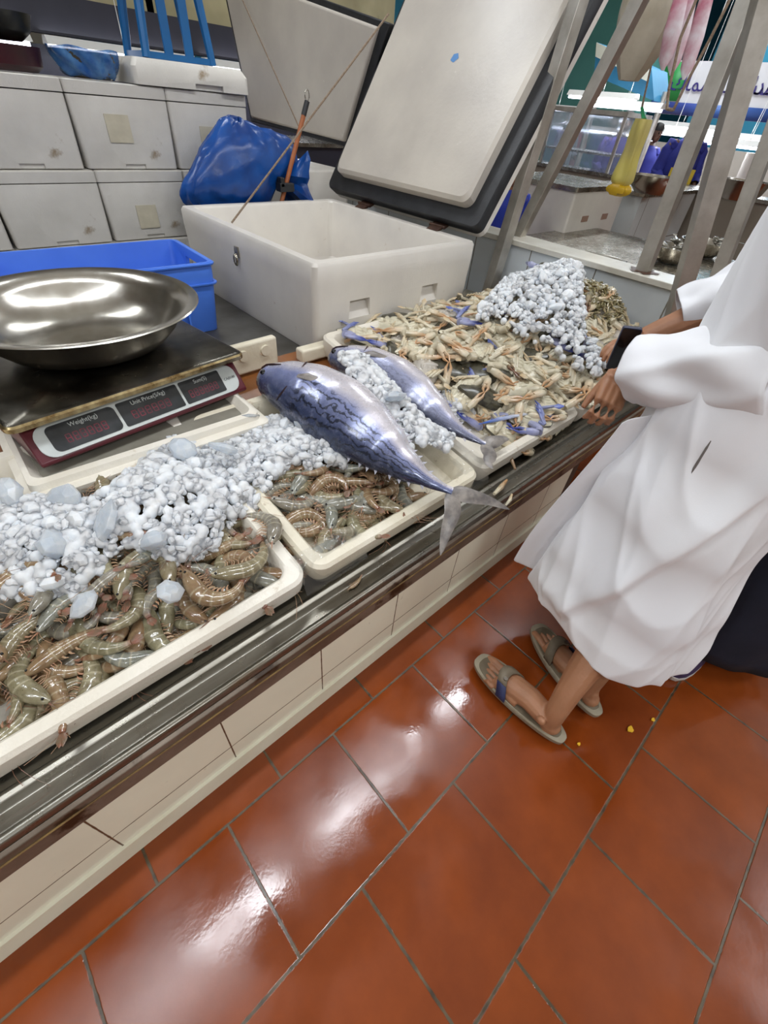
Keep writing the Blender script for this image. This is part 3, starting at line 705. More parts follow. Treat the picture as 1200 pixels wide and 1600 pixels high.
# ------------------------------------------------------------------ crabs
def crab(legm, clawm, bellym, seed):
    rn = random.Random(seed); t = thing('crab', 'x', 'crab')
    W, D, H = .070, .041, .019
    def outline(sc, z, spike=0):
        P = []
        for j in range(36):
            a = 2 * PI * j / 36; c, s = math.cos(a), math.sin(a)
            r = 1 + (.22 * max(0, abs(c) - .86) / .14 if spike else 0) + (.03 * (j % 2) if (spike and s > 0) else 0)
            P.append(Vector((W * sc * c * r, D * sc * (s if s > 0 else s * .85) * (1 - .12 * abs(c)), z)))
        return P
    top = MB().rings([outline(1, 0, 1), outline(.97, H * .35, 1), outline(.8, H * .75), outline(.5, H * .97), outline(.15, H * 1.03)])
    obj('carapace', top, cr_shell, t)
    bl = MB().rings([outline(.985, .0005, 1), outline(.93, -H * .35), outline(.78, -H * .75), outline(.5, -H * .98), outline(.1, -H)])
    for k in range(4):
        for s in (-1, 1): bl.ell((s * (.018 + k * .001), .016 - k * .011, -H * .82), (.014, .0052, .006), n=10, m=6)
    bl.ell((0, -.008, -H * .93), (.009, .022, .005), n=10, m=6)
    obj('underside', bl, bellym, t)
    for s in (-1, 1):
        b0 = Vector((s * .030, .024, -.008)); k = rn.uniform(.0, .5)
        p1 = b0 + Vector((s * .030, .012, -.004)); p2 = p1 + Vector((s * .002, .018, -.006)); e = Vector((-s * (.85 + k * .3), .30, -.15)).normalized()
        p3 = p2 + e * .034
        c = MB().tube([b0, b0.lerp(p1, .5), p1], [.0080, .0112, .0088], 10, t0=0, t1=.3).tube([p1, p2], [.0098, .0105], 10, t0=.3, t1=.4).tube([p2, p2.lerp(p3, .5), p3], [.0090, .0118, .0095], 10, flat=.75, t0=.35, t1=.6)
        n = Vector((-e.y, e.x, 0))
        for q in (-1, 1): c.tube([p3 + n * q * .0045, p3 + e * .016 + n * q * .0072, p3 + e * .034 + n * q * .0012], [.0056, .0042, .0010], 8, t0=.55, t1=1)
        obj('claw', c, clawm, t)
        for k2 in range(3):
            y = .010 - k2 * .013; q0 = Vector((s * (.046 - k2 * .006), y, -.008)); fold = rn.uniform(.3, 1.0); a = .35 - k2 * .5
            q1 = q0 + Vector((s * .022, .006 + .006 * fold, -.004)); q2 = q1 + Vector((-s * .022, -.020 - .006 * fold, -.010)); q3 = q2 + Vector((-s * .016, -.012, .0))
            obj('leg', MB().tube([q0, q0.lerp(q1, .5), q1], [.0050, .0064, .0050], 8, flat=.8, t0=0, t1=.3).tube([q1, q1.lerp(q2, .5), q2], [.0048, .0058, .0042], 8, flat=.8, t0=.3, t1=.6).tube([q2, q3], [.0038, .0006], 8, t0=.6, t1=.9), legm, t)
        q0 = Vector((s * .028, -.028, -.006)); q1 = q0 + Vector((s * .026, -.016, .0)); q2 = q1 + Vector((s * .016, .012 * rn.uniform(-1, 1), -.004))
        obj('swimming_leg', MB().tube([q0, q1], [.0050, .0045], 8, t0=0, t1=.3).tube([q1, q2], [.0045, .0035], 8, t0=.3, t1=.5).tube([q2, q2 + Vector((s * .012, -.004, 0)), q2 + Vector((s * .024, -.010, 0))], [.004, .0095, .0015], 10, flat=.3, t0=.5, t1=.9), legm, t)
    return t
cps = [crab(cr_leg, cr_claw, cr_body, 1), crab(cr_leg, cr_claw, cr_body, 2), crab(cr_blue, cr_claw_b, cr_body, 3), crab(cr_leg, cr_mot, cr_body2, 4), crab(cr_leg, cr_claw, cr_body2, 5)]
def h3(x, y):
    return S(y) + .055 + .24 * math.exp(-((x - 2.02) / .46) ** 2 - ((y - .95) / (.48 if y < .95 else .27)) ** 2) + .02 * math.exp(-((x - 1.45) / .25) ** 2 - ((y - 1.0) / .3) ** 2)
cr = random.Random(21)
ZONES = [(lambda x, y: x < 1.35 and y > 1.0, 'pale crab at the left end of the heap against the cooler', 'crabs against the cooler'),
         (lambda x, y: y < .80, 'belly-up crab in the front row of the heap above the gutter', 'crabs in the front row'),
         (lambda x, y: y > 1.15, 'crab on the back slope of the heap below the partition', 'crabs on the back slope'),
         (lambda x, y: True, 'belly-up cream crab in the middle of the crab heap', 'crabs in the middle of the heap')]
def crab_ok(x, y):
    return x > 1.02 + max(0, (y - .62)) * -.0 and (x - 1.06) > (y - .62) * .0 and x > 1.10 - (y - .7) * .04
for Lr in range(3):
    for x, y in scatter(1.14, 2.20, .66, 1.36, .112, .026):
        if x < 1.27 - (y - .66) * .18 and y < 1.25: continue
        z = h3(x, y) - .028 * Lr + cr.uniform(-.006, .010); k = cr.random(); p = cps[0 if k < .34 else 1 if k < .66 else 2 if k < .76 else 3 if k < .84 else 4]
        gx = (h3(x + .02, y) - h3(x - .02, y)) / .04; gy = (h3(x, y + .02) - h3(x, y - .02)) / .04
        flip = PI if cr.random() < .88 else 0
        for f, lb, g in ZONES:
            if f(x, y): break
        E = Matrix.Rotation(math.atan(gy), 3, 'X') @ Matrix.Rotation(-math.atan(gx), 3, 'Y') @ Matrix.Rotation(cr.gauss(2.5, .8), 3, 'Z') @ Matrix.Rotation(flip + cr.uniform(-.5, .5) * (.7 if Lr == 0 else 1), 3, 'Y') @ Matrix.Rotation(cr.uniform(-.4, .4) * (.7 if Lr == 0 else 1), 3, 'X')
        put(p, loc=(x, y, z), rot=E.to_euler(), label=lb, group=g, scale=cr.uniform(1.2, 1.5))
tp = spot(855, 425, x=2.08)
dup(cps[2], loc=tp, rot=(.5, .25, .3), label='dark shelled crab with a blue leg on the very top of the heap', group='top crab', scale=1.25)
def h3b(x, y): return h3(x, y) + .062
icefield([(775, 452), (800, 432), (850, 425), (890, 436), (908, 458), (915, 490), (912, 520), (935, 548), (948, 570), (925, 585), (890, 565), (850, 540), (800, 520), (770, 500), (745, 500), (755, 475)], h3b, 1500, 'mound of crushed ice on top of the crab heap', .007, .017, ir, .035, .72)
# loose scraps on the gutter and tray rim
sc = MB().tube([spot(805, 733, z=.42), spot(798, 715, z=.43), spot(785, 700, z=.445), spot(778, 690, z=.455)], [.004, .007, .009, .005], 8, t0=1, t1=.3)
tag(obj('crab_leg_scrap', sc, crab_mat('scrap_white', (224, 222, 206), (150, 120, 90))), 'broken white crab leg lying on the gutter past the smaller tail', 'crab leg')
sc = MB().tube([spot(772, 772, z=.408), spot(782, 762, z=.408), spot(792, 750, z=.408)], [.005, .009, .004], 8, t0=.2, t1=1)
tag(obj('crab_leg_scrap', sc, cr_claw), 'short brown crab leg piece on the gutter by the big tail', 'crab leg')
sc = MB().tube([spot(748, 663, z=.49), spot(780, 655, z=.50), spot(826, 646, z=.50)], [.002, .010, .006], 8, flat=.6, t0=1, t1=.3)
tag(obj('crab_claw_scrap', sc, crab_mat('scrap_blue', (200, 204, 214), (60, 96, 176))), 'loose blue crab claw lying in front of the heap', 'crab claw')
p = spot(556, 911, z=.392)
put(protos[5], loc=p, rot=(0, 0, .3), label='tiny pale shrimp scrap lying in the steel gutter', group='gutter scrap', scale=.32)
for i, (u, v) in enumerate(((868, 680), (858, 668), (878, 672), (790, 790))):
    tag(obj('crab_leg_scrap', MB().tube([spot(u, v, z=.41), spot(u + 7, v - 9, z=.412), spot(u + 10, v - 18, z=.42)], [.003, .006, .003], 7), cr_leg), 'small pale crab leg scrap on the gutter near the hands' if i < 3 else 'pale scrap by the tip of the big tail', 'crab leg', 'scraps near the hands' if i < 3 else None)
tag(obj('fish_scrap', MB().ell(spot(835, 838, z=.006) + Vector((0, 0, .004)), (.012, .008, .006), n=10, m=6), M('scrap', (200, 192, 170), rough=.4)), 'white scrap on the floor at the foot of the counter by the robe', 'scrap')
# olive heap of small shrimps at the back right
sh = MB(); q = random.Random(5)
for k in range(420):
    a = q.uniform(0, 2 * PI); r = q.random() ** .5; x = 2.05 + .20 * r * math.cos(a); y = .86 + .17 * r * math.sin(a); z = h3(2.05, .86) - .05 + .11 * (1 - r * r)
    d = Vector((q.uniform(-1, 1), q.uniform(-1, 1), q.uniform(-.4, .4))).normalized() * .022; c = Vector((x, y, z)); u = Vector((q.uniform(-1, 1), q.uniform(-1, 1), .5)).normalized() * .008
    sh.tube([c - d, c + u, c + d], [.003, .0062, .002], 6, t0=0, t1=1)
tag(obj('small_shrimps', sh, crab_mat('small_shrimp', (140, 128, 88), (186, 168, 128), (84, 78, 48))), 'heap of small olive brown shrimps beyond the ice mound', 'shrimps', kind='stuff')
# foam strip behind the tunas
fs = thing('foam_strip', 'yellowed polystyrene strip behind the tuna heads', 'foam', (.90, 1.36, S(1.36)))
obj('strip', MB().box((0, 0, 0), (.42, .05, .05)), foam_cream, fs, bev=.008)
# supporting foam box below the scale lid
fb = thing('foam_box', 'stained polystyrene box lying under the scale lid', 'foam box', (0.0, 1.12, S(1.12) + .0), rot=(SL, 0, 0))
obj('body', MB().box((0, 0, 0), (.50, .36, .03)), foam_cream, fb, bev=.006)
# ------------------------------------------------------------------ scale lid, scale, bowl
YW = math.radians(-1)
sl = thing('upturned_tray', 'upturned white polystyrene lid carrying the scale', 'lid', (-.064, 1.02, .535), YW)
R = [rrect(.01, .60, .01, .60, .02, 0), rrect(0, .61, 0, .61, .02, .012), rrect(0, .61, 0, .61, .02, .030), rrect(.010, .60, .010, .60, .02, .033), rrect(.016, .594, .022, .594, .02, .034), rrect(.018, .590, .026, .59, .02, .050), rrect(.030, .58, .045, .575, .03, .052), rrect(.046, .565, .062, .56, .04, .026)]
obj('lid_body', MB().rings(R), foam, sl)
obj('wet_floor', MB().rings([rrect(.046, .565, .062, .56, .04, .026), rrect(.047, .564, .063, .559, .04, .0275)]), M('wet_grey', (128, 124, 112), (150, 146, 134), .15, ns=8), sl)
sb = thing('foam_slab', 'torn yellowed polystyrene slab with round knobs behind the scale', 'foam', spot(438, 590, y=1.40) + Vector((0, 0, 0)), math.radians(3))
sb.location.z = .52
obj('slab', MB().box((-.36, 0, 0), (0, .03, .105)), foam_cream, sb, bev=.008)
for kx in (-.055, -.145): obj('knob', MB().tube([(kx, -.008, .068), (kx, .01, .068)], [.018, .02], 16), foam_cream, sb)
sq = thing('electronic_scale', 'maroon electronic price scale with steel platform and three dark displays', 'scale', (-.005, 1.10, .585), math.radians(7.5))
bd = [(0, .0), (-.004, .010), (.052, .078), (.072, .092), (.44, .092), (.45, .08), (.45, 0)]
obj('body', MB().prism(bd, 0, .575, 0), maroon, sq, bev=.010, seg=4)
TF = Matrix.Translation((.2875, .0235, .0445)) @ Matrix.Rotation(math.atan2(.068, .056), 4, 'X')   # plane of the sloping front
def on_panel(mb): return mb.xf(TF)
Lh = .088
obj('front_panel', on_panel(MB().rings([rrect(-.272, .272, -.038, .040, .030, q) for q in (-.002, .0035)])), panelw, sq)
for nm, x0, x1 in (('weight', -.245, -.085), ('unit', -.078, .088), ('sum', .095, .222)):
    obj('display', on_panel(MB().rings([rrect(x0, x1, -.030, .033, .005 if nm != 'weight' else .014, q) for q in (.0036, .0046)])), disp, sq)
for s_, x, y, z in (('Weight(kg)', -.160, .022, .011), ('Unit Price(S/kg)', .005, .022, .011), ('Sum(S)', .160, .022, .011)):
    text('display_text', s_, z * 1.35, TF @ Matrix.Translation((x, y, .0049)), panelw, sq)
text('brand_text', 'CA(0180', .010, TF @ Matrix.Translation((.247, .0, .0039)), disp, sq)
SEG = {'0': 'abcdef', '8': 'abcdefg'}
def digits(x0, x1):
    mb = MB(); n = 6; w = (x1 - x0) / n
    for k in range(n):
        cx = x0 + w * (k + .5); a = w * .30; hgt = .0095
        for y in (-hgt, 0, hgt): mb.box((cx - a, y - .0012 - .006, .0046), (cx + a, y + .0012 - .006, .0050))
        for x in (-a, a):
            for y in (-hgt / 2, hgt / 2): mb.box((cx + x - .0012, y - hgt / 2 - .006, .0046), (cx + x + .0012, y + hgt / 2 - .006, .0050))
    return on_panel(mb)
for a, b in ((-.215, -.115), (-.055, .055), (.110, .205)): obj('digits', digits(a, b), led, sq)
pl = obj('platform', MB().rings([rrect(-.022, .590, .012, .50, .02, q) for q in (.104, .112)] + [rrect(-.016, .584, .018, .494, .02, .116)]), plat, sq)
obj('platform_rim', MB().rings([rrect(-.026, .594, .008, .504, .024, .098), rrect(-.026, .594, .008, .504, .024, .108), rrect(-.022, .590, .012, .50, .02, .1125), rrect(-.018, .586, .016, .496, .02, .1128)], caps=(True, False)), steel_mat('platform_edge', (188, 170, 128), (120, 96, 60), .22, .6, 30), sq)
for x, y in ((.07, .06), (.50, .06), (.07, .39), (.50, .39)): obj('foot', MB().tube([(x, y, -.022), (x, y, .002)], [.018, .022], 16), rubber, sq)
bw = thing('steel_bowl', 'large wide stainless steel bowl standing on the scale platform', 'bowl', (.245, 1.44, .703))
obj('bowl_shell', MB().lathe([(.001, .000), (.12, .000), (.165, .006), (.205, .024), (.240, .060), (.262, .100), (.285, .114), (.306, .1165), (.309, .119), (.306, .1215), (.284, .119), (.262, .106), (.252, .090), (.236, .060), (.201, .027), (.163, .010), (.12, .004), (.001, .004)], n=96), rimst, bw)
# ------------------------------------------------------------------ blue crate
bc = thing('blue_crate', 'bright blue plastic crate behind the steel bowl', 'crate', (.14, 1.90, .488), math.radians(-2))
def crate(W, D, Hh, t):
    o = obj('crate_body', MB().rings([rrect(.015, W - .015, .015, D - .015, .03, 0), rrect(0, W, 0, D, .03, Hh - .05), rrect(0, W, 0, D, .03, Hh), rrect(.012, W - .012, .012, D - .012, .022, Hh), rrect(.02, W - .02, .02, D - .02, .03, .012)]), blue_pl, t, bev=.0015, seg=2)
    boolean(o, [MB().box((W - .05, D * .36, Hh - .065), (W + .05, D * .64, Hh - .035)), MB().box((-.05, D * .36, Hh - .065), (.05, D * .64, Hh - .035))])
    for z in (Hh - .004, Hh - .075): obj('rib', MB().rings([rrect(-.008, W + .008, -.008, D + .008, .034, z - .006), rrect(-.010, W + .010, -.010, D + .010, .035, z - .003), rrect(-.010, W + .010, -.010, D + .010, .035, z + .001), rrect(.0, W - .0, .0, D - .0, .03, z + .002), rrect(.0, W, .0, D, .03, z - .006)], caps=(False, False), loop=True), blue_pl, t)
    for x, y in [(W * k / 5, 0) for k in range(1, 5)] + [(W * k / 5, D) for k in range(1, 5)]:
        obj('rib', MB().box((x - .004, y - .008 if y == 0 else y - .004, .02), (x + .004, y + .004 if y == 0 else y + .008, Hh - .08)), blue_pl, t, bev=.001)
    for y in [D * k / 4 for k in range(1, 4)]:
        for x in (0, W): obj('rib', MB().box((x - .008, y - .004, .02), (x + .008, y + .004, Hh - .08)), blue_pl, t, bev=.001)
crate(.70, .40, .268, bc)
# ------------------------------------------------------------------ stacked foam boxes behind
def foam_box(x, y, z, W, D, Hh, label, patch=None, notch='bottom', rz=0, lid=True):
    t = thing('foam_box', label, 'foam box', (x, y, z), rz)
    b = obj('body', MB().rings([rrect(.006, W - .006, .006, D - .006, .015, .001), rrect(0, W, 0, D, .015, Hh - .05)]), foam_grey, t, bev=.004)
    if notch: boolean(b, [MB().box((W * .40, -.03, -.02), (W * .62, .016, .020))])
    if lid: obj('lid', MB().rings([rrect(-.002, W + .002, -.002, D + .002, .016, Hh - .046), rrect(-.002, W + .002, -.002, D + .002, .016, Hh - .006), rrect(.004, W - .004, .004, D - .004, .014, Hh - .002)]), foam_grey, t)
    if patch:
        px, pz, pw, ph = patch
        obj('paper_patch', MB().box((px, -.0015, pz), (px + pw, .002, pz + ph)), tapep, t)
    return t
BY = 2.80; BH = .262
rowz = [.488, .642, .936]; BH = .308; KX = 1.148
for i, (x0, W, pa) in enumerate(((-.10, .385, None), (.285, .375, None), (.66, .365, (.14, .05, .10, .10)), (1.03, .375, (.15, .06, .12, .10)))):
    foam_box(x0 * KX, BY, rowz[0], W * KX - .004, .42, .152, ('foam box, lowest row, %s' % ('far left', 'second from left', 'behind the blue crate', 'at the right end beside the cooler')[i]), pa)
    foam_box(x0 * KX, BY + .01, rowz[1], W * KX - .004, .42, .293, ('white foam box, middle row, %s' % ('far left', 'left of the patched ones', 'with a square paper patch', 'half hidden by the blue bag')[i]), pa)
for i, (x0, W, pa) in enumerate(((-.12, .375, None), (.258, .38, None), (.64, .38, (.13, .10, .105, .10)), (1.02, .37, (.14, .08, .10, .095)))):
    foam_box(x0 * KX, BY + .02, rowz[2], W * KX - .004, .42, BH, ('white foam box, top row of the stack, %s' % ('far left', 'at the left edge of the photo', 'with a square paper patch', 'under the loose white lid')[i]), pa)
ll = thing('foam_cover', 'thick loose white foam lid on top of the box stack under the blue stool', 'lid', (1.035, BY + .01, rowz[2] + BH + .001), math.radians(-3))
o = obj('lid_body', MB().rings([rrect(0, .56, 0, .44, .02, 0), rrect(0, .56, 0, .44, .02, .06), rrect(.02, .54, .02, .42, .02, .09)]), foam_grey, ll)
boolean(o, [MB().box((.28, -.02, -.01), (.42, .02, .022))])
# bowls and bag on the stack
tz = rowz[2] + BH
bb = thing('steel_bowl', 'bowl half wrapped in thin blue plastic on top of the foam boxes', 'bowl', (.89, BY + .15, tz + .002))
obj('bowl_shell', MB().lathe([(.001, 0), (.08, 0), (.105, .02), (.125, .06), (.132, .085), (.126, .085), (.10, .024), (.076, .006), (.001, .006)], n=40), M('dark_bowl', (74, 66, 50), (96, 88, 70), .35, .5, ns=8), bb)
wr = []
Rr = []
for i in range(33):
    a = PI * .95 + i / 32 * PI * 1.0; row = []
    for j in range(9):
        h = j / 8; r = .092 + .045 * h ** .6 + .006 * math.sin(a * 9 + j) + .003
        row.append(Vector((r * math.cos(a), r * math.sin(a), .004 + .090 * h + .004 * math.sin(a * 5))))
    Rr.append(row)
obj('plastic_wrap', MB().rings(Rr, closed=False), M('thin_blue_plastic', (40, 90, 160), (90, 140, 190), .2, ns=20, Alpha=.8), bb, solid=.001)
b3 = thing('dark_bowl', 'black bowl stacked on a dark red one at the top left corner', 'bowl', (.58, BY + .17, tz + .092))
obj('bowl_shell', MB().lathe([(.001, 0), (.09, 0), (.13, .03), (.15, .08), (.143, .08), (.12, .032), (.001, .01)], n=40), M('black_bowl', (36, 36, 34), (52, 52, 48), .3, .4, ns=8), b3)
b4 = thing('red_bowl', 'dark red bowl on top of the foam boxes at the left edge', 'bowl', (.58, BY + .17, tz + .002))
obj('bowl_shell', MB().lathe([(.001, 0), (.11, 0), (.135, .02), (.145, .078), (.138, .078), (.12, .024), (.001, .006)], n=40), M('red_dark', (66, 18, 26), (40, 16, 20), .3, ns=8), b4)
# blue plastic stool on the loose lid
st = thing('plastic_stool', 'blue plastic stool standing on the loose foam lid', 'stool', (1.30, BY + .20, tz + .093), math.radians(-5))
bs = M('stool_blue', (20, 92, 150), (28, 104, 164), .35, ns=3)
obj('seat', MB().rings([rrect(-.13, .13, -.13, .13, .04, q) for q in (.40, .43)]), bs, st, bev=.008)
for sx in (-1, 1):
    for sy in (-1, 1):
        a = Vector((sx * .155, sy * .145, 0)); b = Vector((sx * .11, sy * .11, .41)); obj('leg', MB().tube([a, b], [.018, .024], 8), bs, st)
obj('leg_ring', MB().rings([rrect(-.165, .165, -.155, .155, .03, 0), rrect(-.165, .165, -.155, .155, .03, .022), rrect(-.140, .140, -.130, .130, .03, .022), rrect(-.140, .140, -.130, .130, .03, 0)], caps=(False, False), loop=True), bs, st)
for x in (-.05, .045): obj('slat', MB().box((x - .02, -.153, .0), (x + .02, -.140, .41)), bs, st, bev=.003)
# blue bag
bg = MB(); Rr = []
for i in range(41):
    ph = i / 40; a = -PI / 2 + PI * ph; row = []
    for j in range(56):
        t_ = 2 * PI * j / 56; c = math.cos(a)
        x = .30 * c * math.cos(t_) * (1 - .25 * ph) + .06 * ph; y = .12 * c * math.sin(t_); z = .22 * math.sin(a)
        x += -.10 * (1 - ph) + .05 * math.sin(3 * a)
        p = Vector((x, y, z)); n = noise.noise(p * 5 + Vector((3, 1, 2))); rdg = abs(noise.noise(Vector((t_ * 2.2, ph * 3, 1)))) ; p *= 1 + .25 * n + .16 * rdg - .10 * abs(noise.noise(Vector((t_ * 5, ph * 2, 4)))) + .03 * noise.noise(p * 26)
        row.append(p)
    Rr.append(row)
bgo = tag(obj('plastic_bag', bg.rings(Rr), bagblue), 'large crumpled bright blue plastic bag slumped behind the cooler', 'bag'); bgo.location = (1.44, 2.66, .94)
tf = MB(); Rr = []
for i in range(15):
    u = i / 14; row = []
    for j in range(28):
        t_ = 2 * PI * j / 28; r = (.045 + .10 * u) * (1 + .3 * math.sin(t_ * 5 + u * 2) + .15 * math.sin(t_ * 9))
        row.append(Vector((.10 * u + .02, r * math.cos(t_), r * math.sin(t_) - .02 * u)))
    Rr.append(row)
o = obj('gathered_mouth', tf.rings(Rr, caps=(True, False)), bagblue, bgo, solid=.002); o.location = (.22, .0, -.02)
# orange hook pole
hp0 = spot(446, 292, y=2.56); hp1 = spot(480, 158, y=2.56)
hp = thing('hook_pole', 'orange wooden stick with black tip and wire hook leaning by the blue bag', 'stick', hp0)
d = hp1 - hp0
obj('stick', MB().tube([Vector((0, 0, 0)) - d * .3, d * .86], .012, 10), stick_m, hp)
obj('black_tip', MB().tube([d * .84, d], .0135, 10), black_rub, hp)
obj('wire_hook', MB().tube([d + Vector((.014 * math.sin(a), 0, .022 - .022 * math.cos(a))) for a in [k * .6 for k in range(10)]], .0025, 6), steel, hp)
obj('clamp', MB().box((-.05, -.03, -.02), (.04, .02, .02)).box((-.045, -.03, .0), (-.02, .02, .045)), black_rub, hp, bev=.004)
# ------------------------------------------------------------------ people
def limb(mb, P, R_, n=14, flat=1.0):
    a, b = Vector(P[0]), Vector(P[-1]); d = b - a
    up = Vector((0, 1, 0)) if abs(d.z) > abs(d.y) * 1.5 and abs(d.z) > .3 else Vector((1, 0, .0))
    P = [Vector(p) for p in P]; Q = []; S_ = []
    for i in range(len(P) - 1):      # smooth the joints
        p0, p1, p2, p3 = P[max(i - 1, 0)], P[i], P[i + 1], P[min(i + 2, len(P) - 1)]
        for k in range(4):
            t_ = k / 4; Q.append(.5 * ((2 * p1) + (p2 - p0) * t_ + (2 * p0 - 5 * p1 + 4 * p2 - p3) * t_ * t_ + (3 * p1 - p0 - 3 * p2 + p3) * t_ ** 3)); S_.append(R_[i] + (R_[i + 1] - R_[i]) * t_)
    Q.append(P[-1]); S_.append(R_[-1]); mb.tube(Q, S_, n, flat, up=up)
def head_parts(hc, fwd, parent, cap, vox=.006):
    pass
def hand(mb, w, d, nrm, curl=.5, side=1, scale=1.0):
    """palm from the wrist w along d, back of the hand towards nrm; side=+1 thumb on d x nrm"""
    d = Vector(d).normalized(); nrm = Vector(nrm); nrm = (nrm - d * nrm.dot(d)).normalized(); s = d.cross(nrm).normalized() * side; k = scale
    for q in (-.026, -.009, .009, .026):
        mb.tube([w - d * .01 * k + s * q * .75 * k, w + d * .045 * k + s * q * k, w + d * .088 * k + s * q * 1.05 * k], [.0135 * k, .0145 * k, .0115 * k], 10)
    for f, (q, L) in enumerate(((.029, .070), (.010, .079), (-.010, .073), (-.028, .058))):
        b = w + d * .086 * k + s * q * k; ang = 0; P = [b - d * .012 * k]; p = b; P.append(p.copy())
        for j, (l, c) in enumerate(((.46, .55), (.30, .9), (.24, .7))):
            ang += curl * c; e = d * math.cos(ang) - nrm * math.sin(ang); p = p + e * L * l * k; P.append(p.copy())
        mb.tube(P, [x * k for x in (.0098, .0098, .0090, .0083, .0062)], 10)
    b = w + d * .020 * k + s * .026 * k; e = (d * .62 + s * .62 - nrm * .45).normalized() if curl < .8 else (d * .9 + s * .28 - nrm * .45).normalized(); e2 = (d * .9 + s * .15 - nrm * .4).normalized()
    mb.tube([b - e * .012 * k, b + e * .030 * k, b + e * .052 * k + e2 * .006 * k, b + e * .056 * k + e2 * .034 * k], [x * k for x in (.0145, .0125, .0105, .0072)], 10)
def foot(mb, heel, toe, h=.0, side=1, k=1.0):
    """side: where the big toe is, seen from above: +1 = to the right of the walking direction"""
    heel = Vector(heel); toe = Vector(toe); d = (toe - heel).normalized(); L = (toe - heel).length; s = Vector((d.y, -d.x, 0)) * side; z = Vector((0, 0, 1))
    H0 = heel + z * h
    mb.tube([H0 + d * .018 + z * .026, H0 + d * .05 + z * .040, H0 + d * .10 + z * .042 + s * .004, H0 + d * .15 + z * .032 + s * .004, H0 + d * L * .74 + z * .018], [.024, .033, .036, .038, .040], 14, flat=.78)
    mb.ell(H0 + d * .022 + z * .024, (.026, .026, .024), n=14, m=10); mb.tube([H0 + d * .022 + z * .02, H0 + d * .030 + z * .055], [.024, .018], 12)
    for q in (-.024, -.009, .008, .022): mb.tube([H0 + d * .12 + s * q + z * .022, H0 + d * L * .76 + s * q * 1.15 + z * .014], [.017, .013], 10)
    for i, (q, l, r) in enumerate(((.026, 1.0, .0118), (.006, .99, .0070), (-.0105, .955, .0066), (-.026, .91, .0064), (-.040, .86, .0062))):
        b = H0 + d * L * .72 + s * q * 1.05 + z * .014; e = H0 + d * L * l + s * q + z * .010; m_ = b.lerp(e, .62) + z * .006
        mb.tube([b, m_, e - d * .008, e], [r, r * 1.0, r * 1.05, r * .6], 10)
    return s, d
def head(mb, c, f):
    f = Vector(f).normalized(); up = Vector((0, 0, 1)); s = f.cross(up).normalized(); f2 = s.cross(up) * -1
    T = Matrix((s, f2, up)).transposed()
    mb.ell(c + up * .02, (.075, .095, .11), T=T, n=20, m=14); mb.ell(c + f2 * .03 - up * .055, (.052, .058, .060), T=T, n=16, m=10)
    mb.tube([c + f2 * .088 + up * .02, c + f2 * .104 - up * .012, c + f2 * .112 - up * .026], [.008, .012, .013], 8)
    for q in (-1, 1):
        mb.ell(c + s * q * .078 + up * .0, (.010, .020, .032), T=T, n=10, m=8); mb.ell(c + s * q * .014 + f2 * .10 - up * .028, (.009,) * 3, n=8, m=6)
    mb.tube([c - up * .052 + f2 * .086 - s * .024, c - up * .05 + f2 * .093, c - up * .052 + f2 * .086 + s * .024], [.006, .009, .006], 8)
    return T, s, f2
# the customer in white ---------------------------------------------------
cu = thing('person', 'person in a long white robe and thong sandals at the counter, holding a dark phone', 'person', (.95, .05, 0))
off = Vector((.95, .05, 0))
bm_ = MB()
HL = Vector((.735, -.052, .024)); TL = Vector((.744, .218, .024)); HR = Vector((.885, -.085, .024)); TR = Vector((.985, .165, .024))
foot(bm_, HL, TL, .004, 1); foot(bm_, HR, TR, .004, -1)
knL = Vector((1.02, .05, .50)); knR = Vector((1.10, .06, .50)); pv = Vector((1.16, .04, .93))
limb(bm_, [HL + Vector((-.004, .030, .010)), HL + Vector((.006, .032, .055)), HL + Vector((.022, .036, .095)), HL + Vector((.058, .042, .145)), HL + Vector((.120, .048, .205)), HL + Vector((.190, .05, .27)), HL + Vector((.245, .055, .34)), knL, Vector((1.08, .05, .70)), Vector((1.09, .045, .88))], [.024, .028, .030, .034, .043, .050, .053, .060, .078, .090])
limb(bm_, [HR + Vector((.018, .045, .03)), HR + Vector((.022, .048, .075)), HR + Vector((.06, .055, .15)), HR + Vector((.10, .06, .25)), knR, Vector((1.18, .05, .70)), Vector((1.22, .045, .88))], [.034, .034, .041, .054, .060, .078, .090])
bm_.ell(HL + Vector((-.032, .048, .062)), (.011, .013, .013)); bm_.ell(HL + Vector((.038, .052, .070)), (.011, .013, .013))
limb(bm_, [pv, Vector((1.18, .05, 1.10)), Vector((1.20, .08, 1.28)), Vector((1.21, .10, 1.38)), Vector((1.22, .12, 1.46))], [.14, .13, .15, .10, .055])
# left arm (near the camera) and right arm
wl = spot(966, 590, z=.83); el = Vector((1.06, .02, .98)); shl = Vector((1.06, .03, 1.34))
wr_ = spot(1004, 530, z=.86); er = Vector((1.50, .20, 1.02)); shr_ = Vector((1.38, .14, 1.34))
limb(bm_, [shl + Vector((.08, .03, .02)), shl, shl.lerp(el, .5), el, el.lerp(wl, .3), el.lerp(wl, .75), wl], [.06, .056, .048, .042, .043, .034, .028])
limb(bm_, [shr_ + Vector((-.08, 0, .02)), shr_, shr_.lerp(er, .5), er, er.lerp(wr_, .3), er.lerp(wr_, .75), wr_], [.06, .056, .048, .042, .043, .034, .028])
dl = (spot(945, 645, z=.775) - wl); hand(bm_, wl, dl, (-.7, -.5, .4), curl=.9, side=1, scale=.92)
dr = (spot(936, 546, z=.85) - wr_); hand(bm_, wr_, dr, (.1, .3, .9), curl=.5, side=-1, scale=.92)
T, s_, f_ = head(bm_, Vector((1.24, .20, 1.60)), (-.1, 1, -.3))
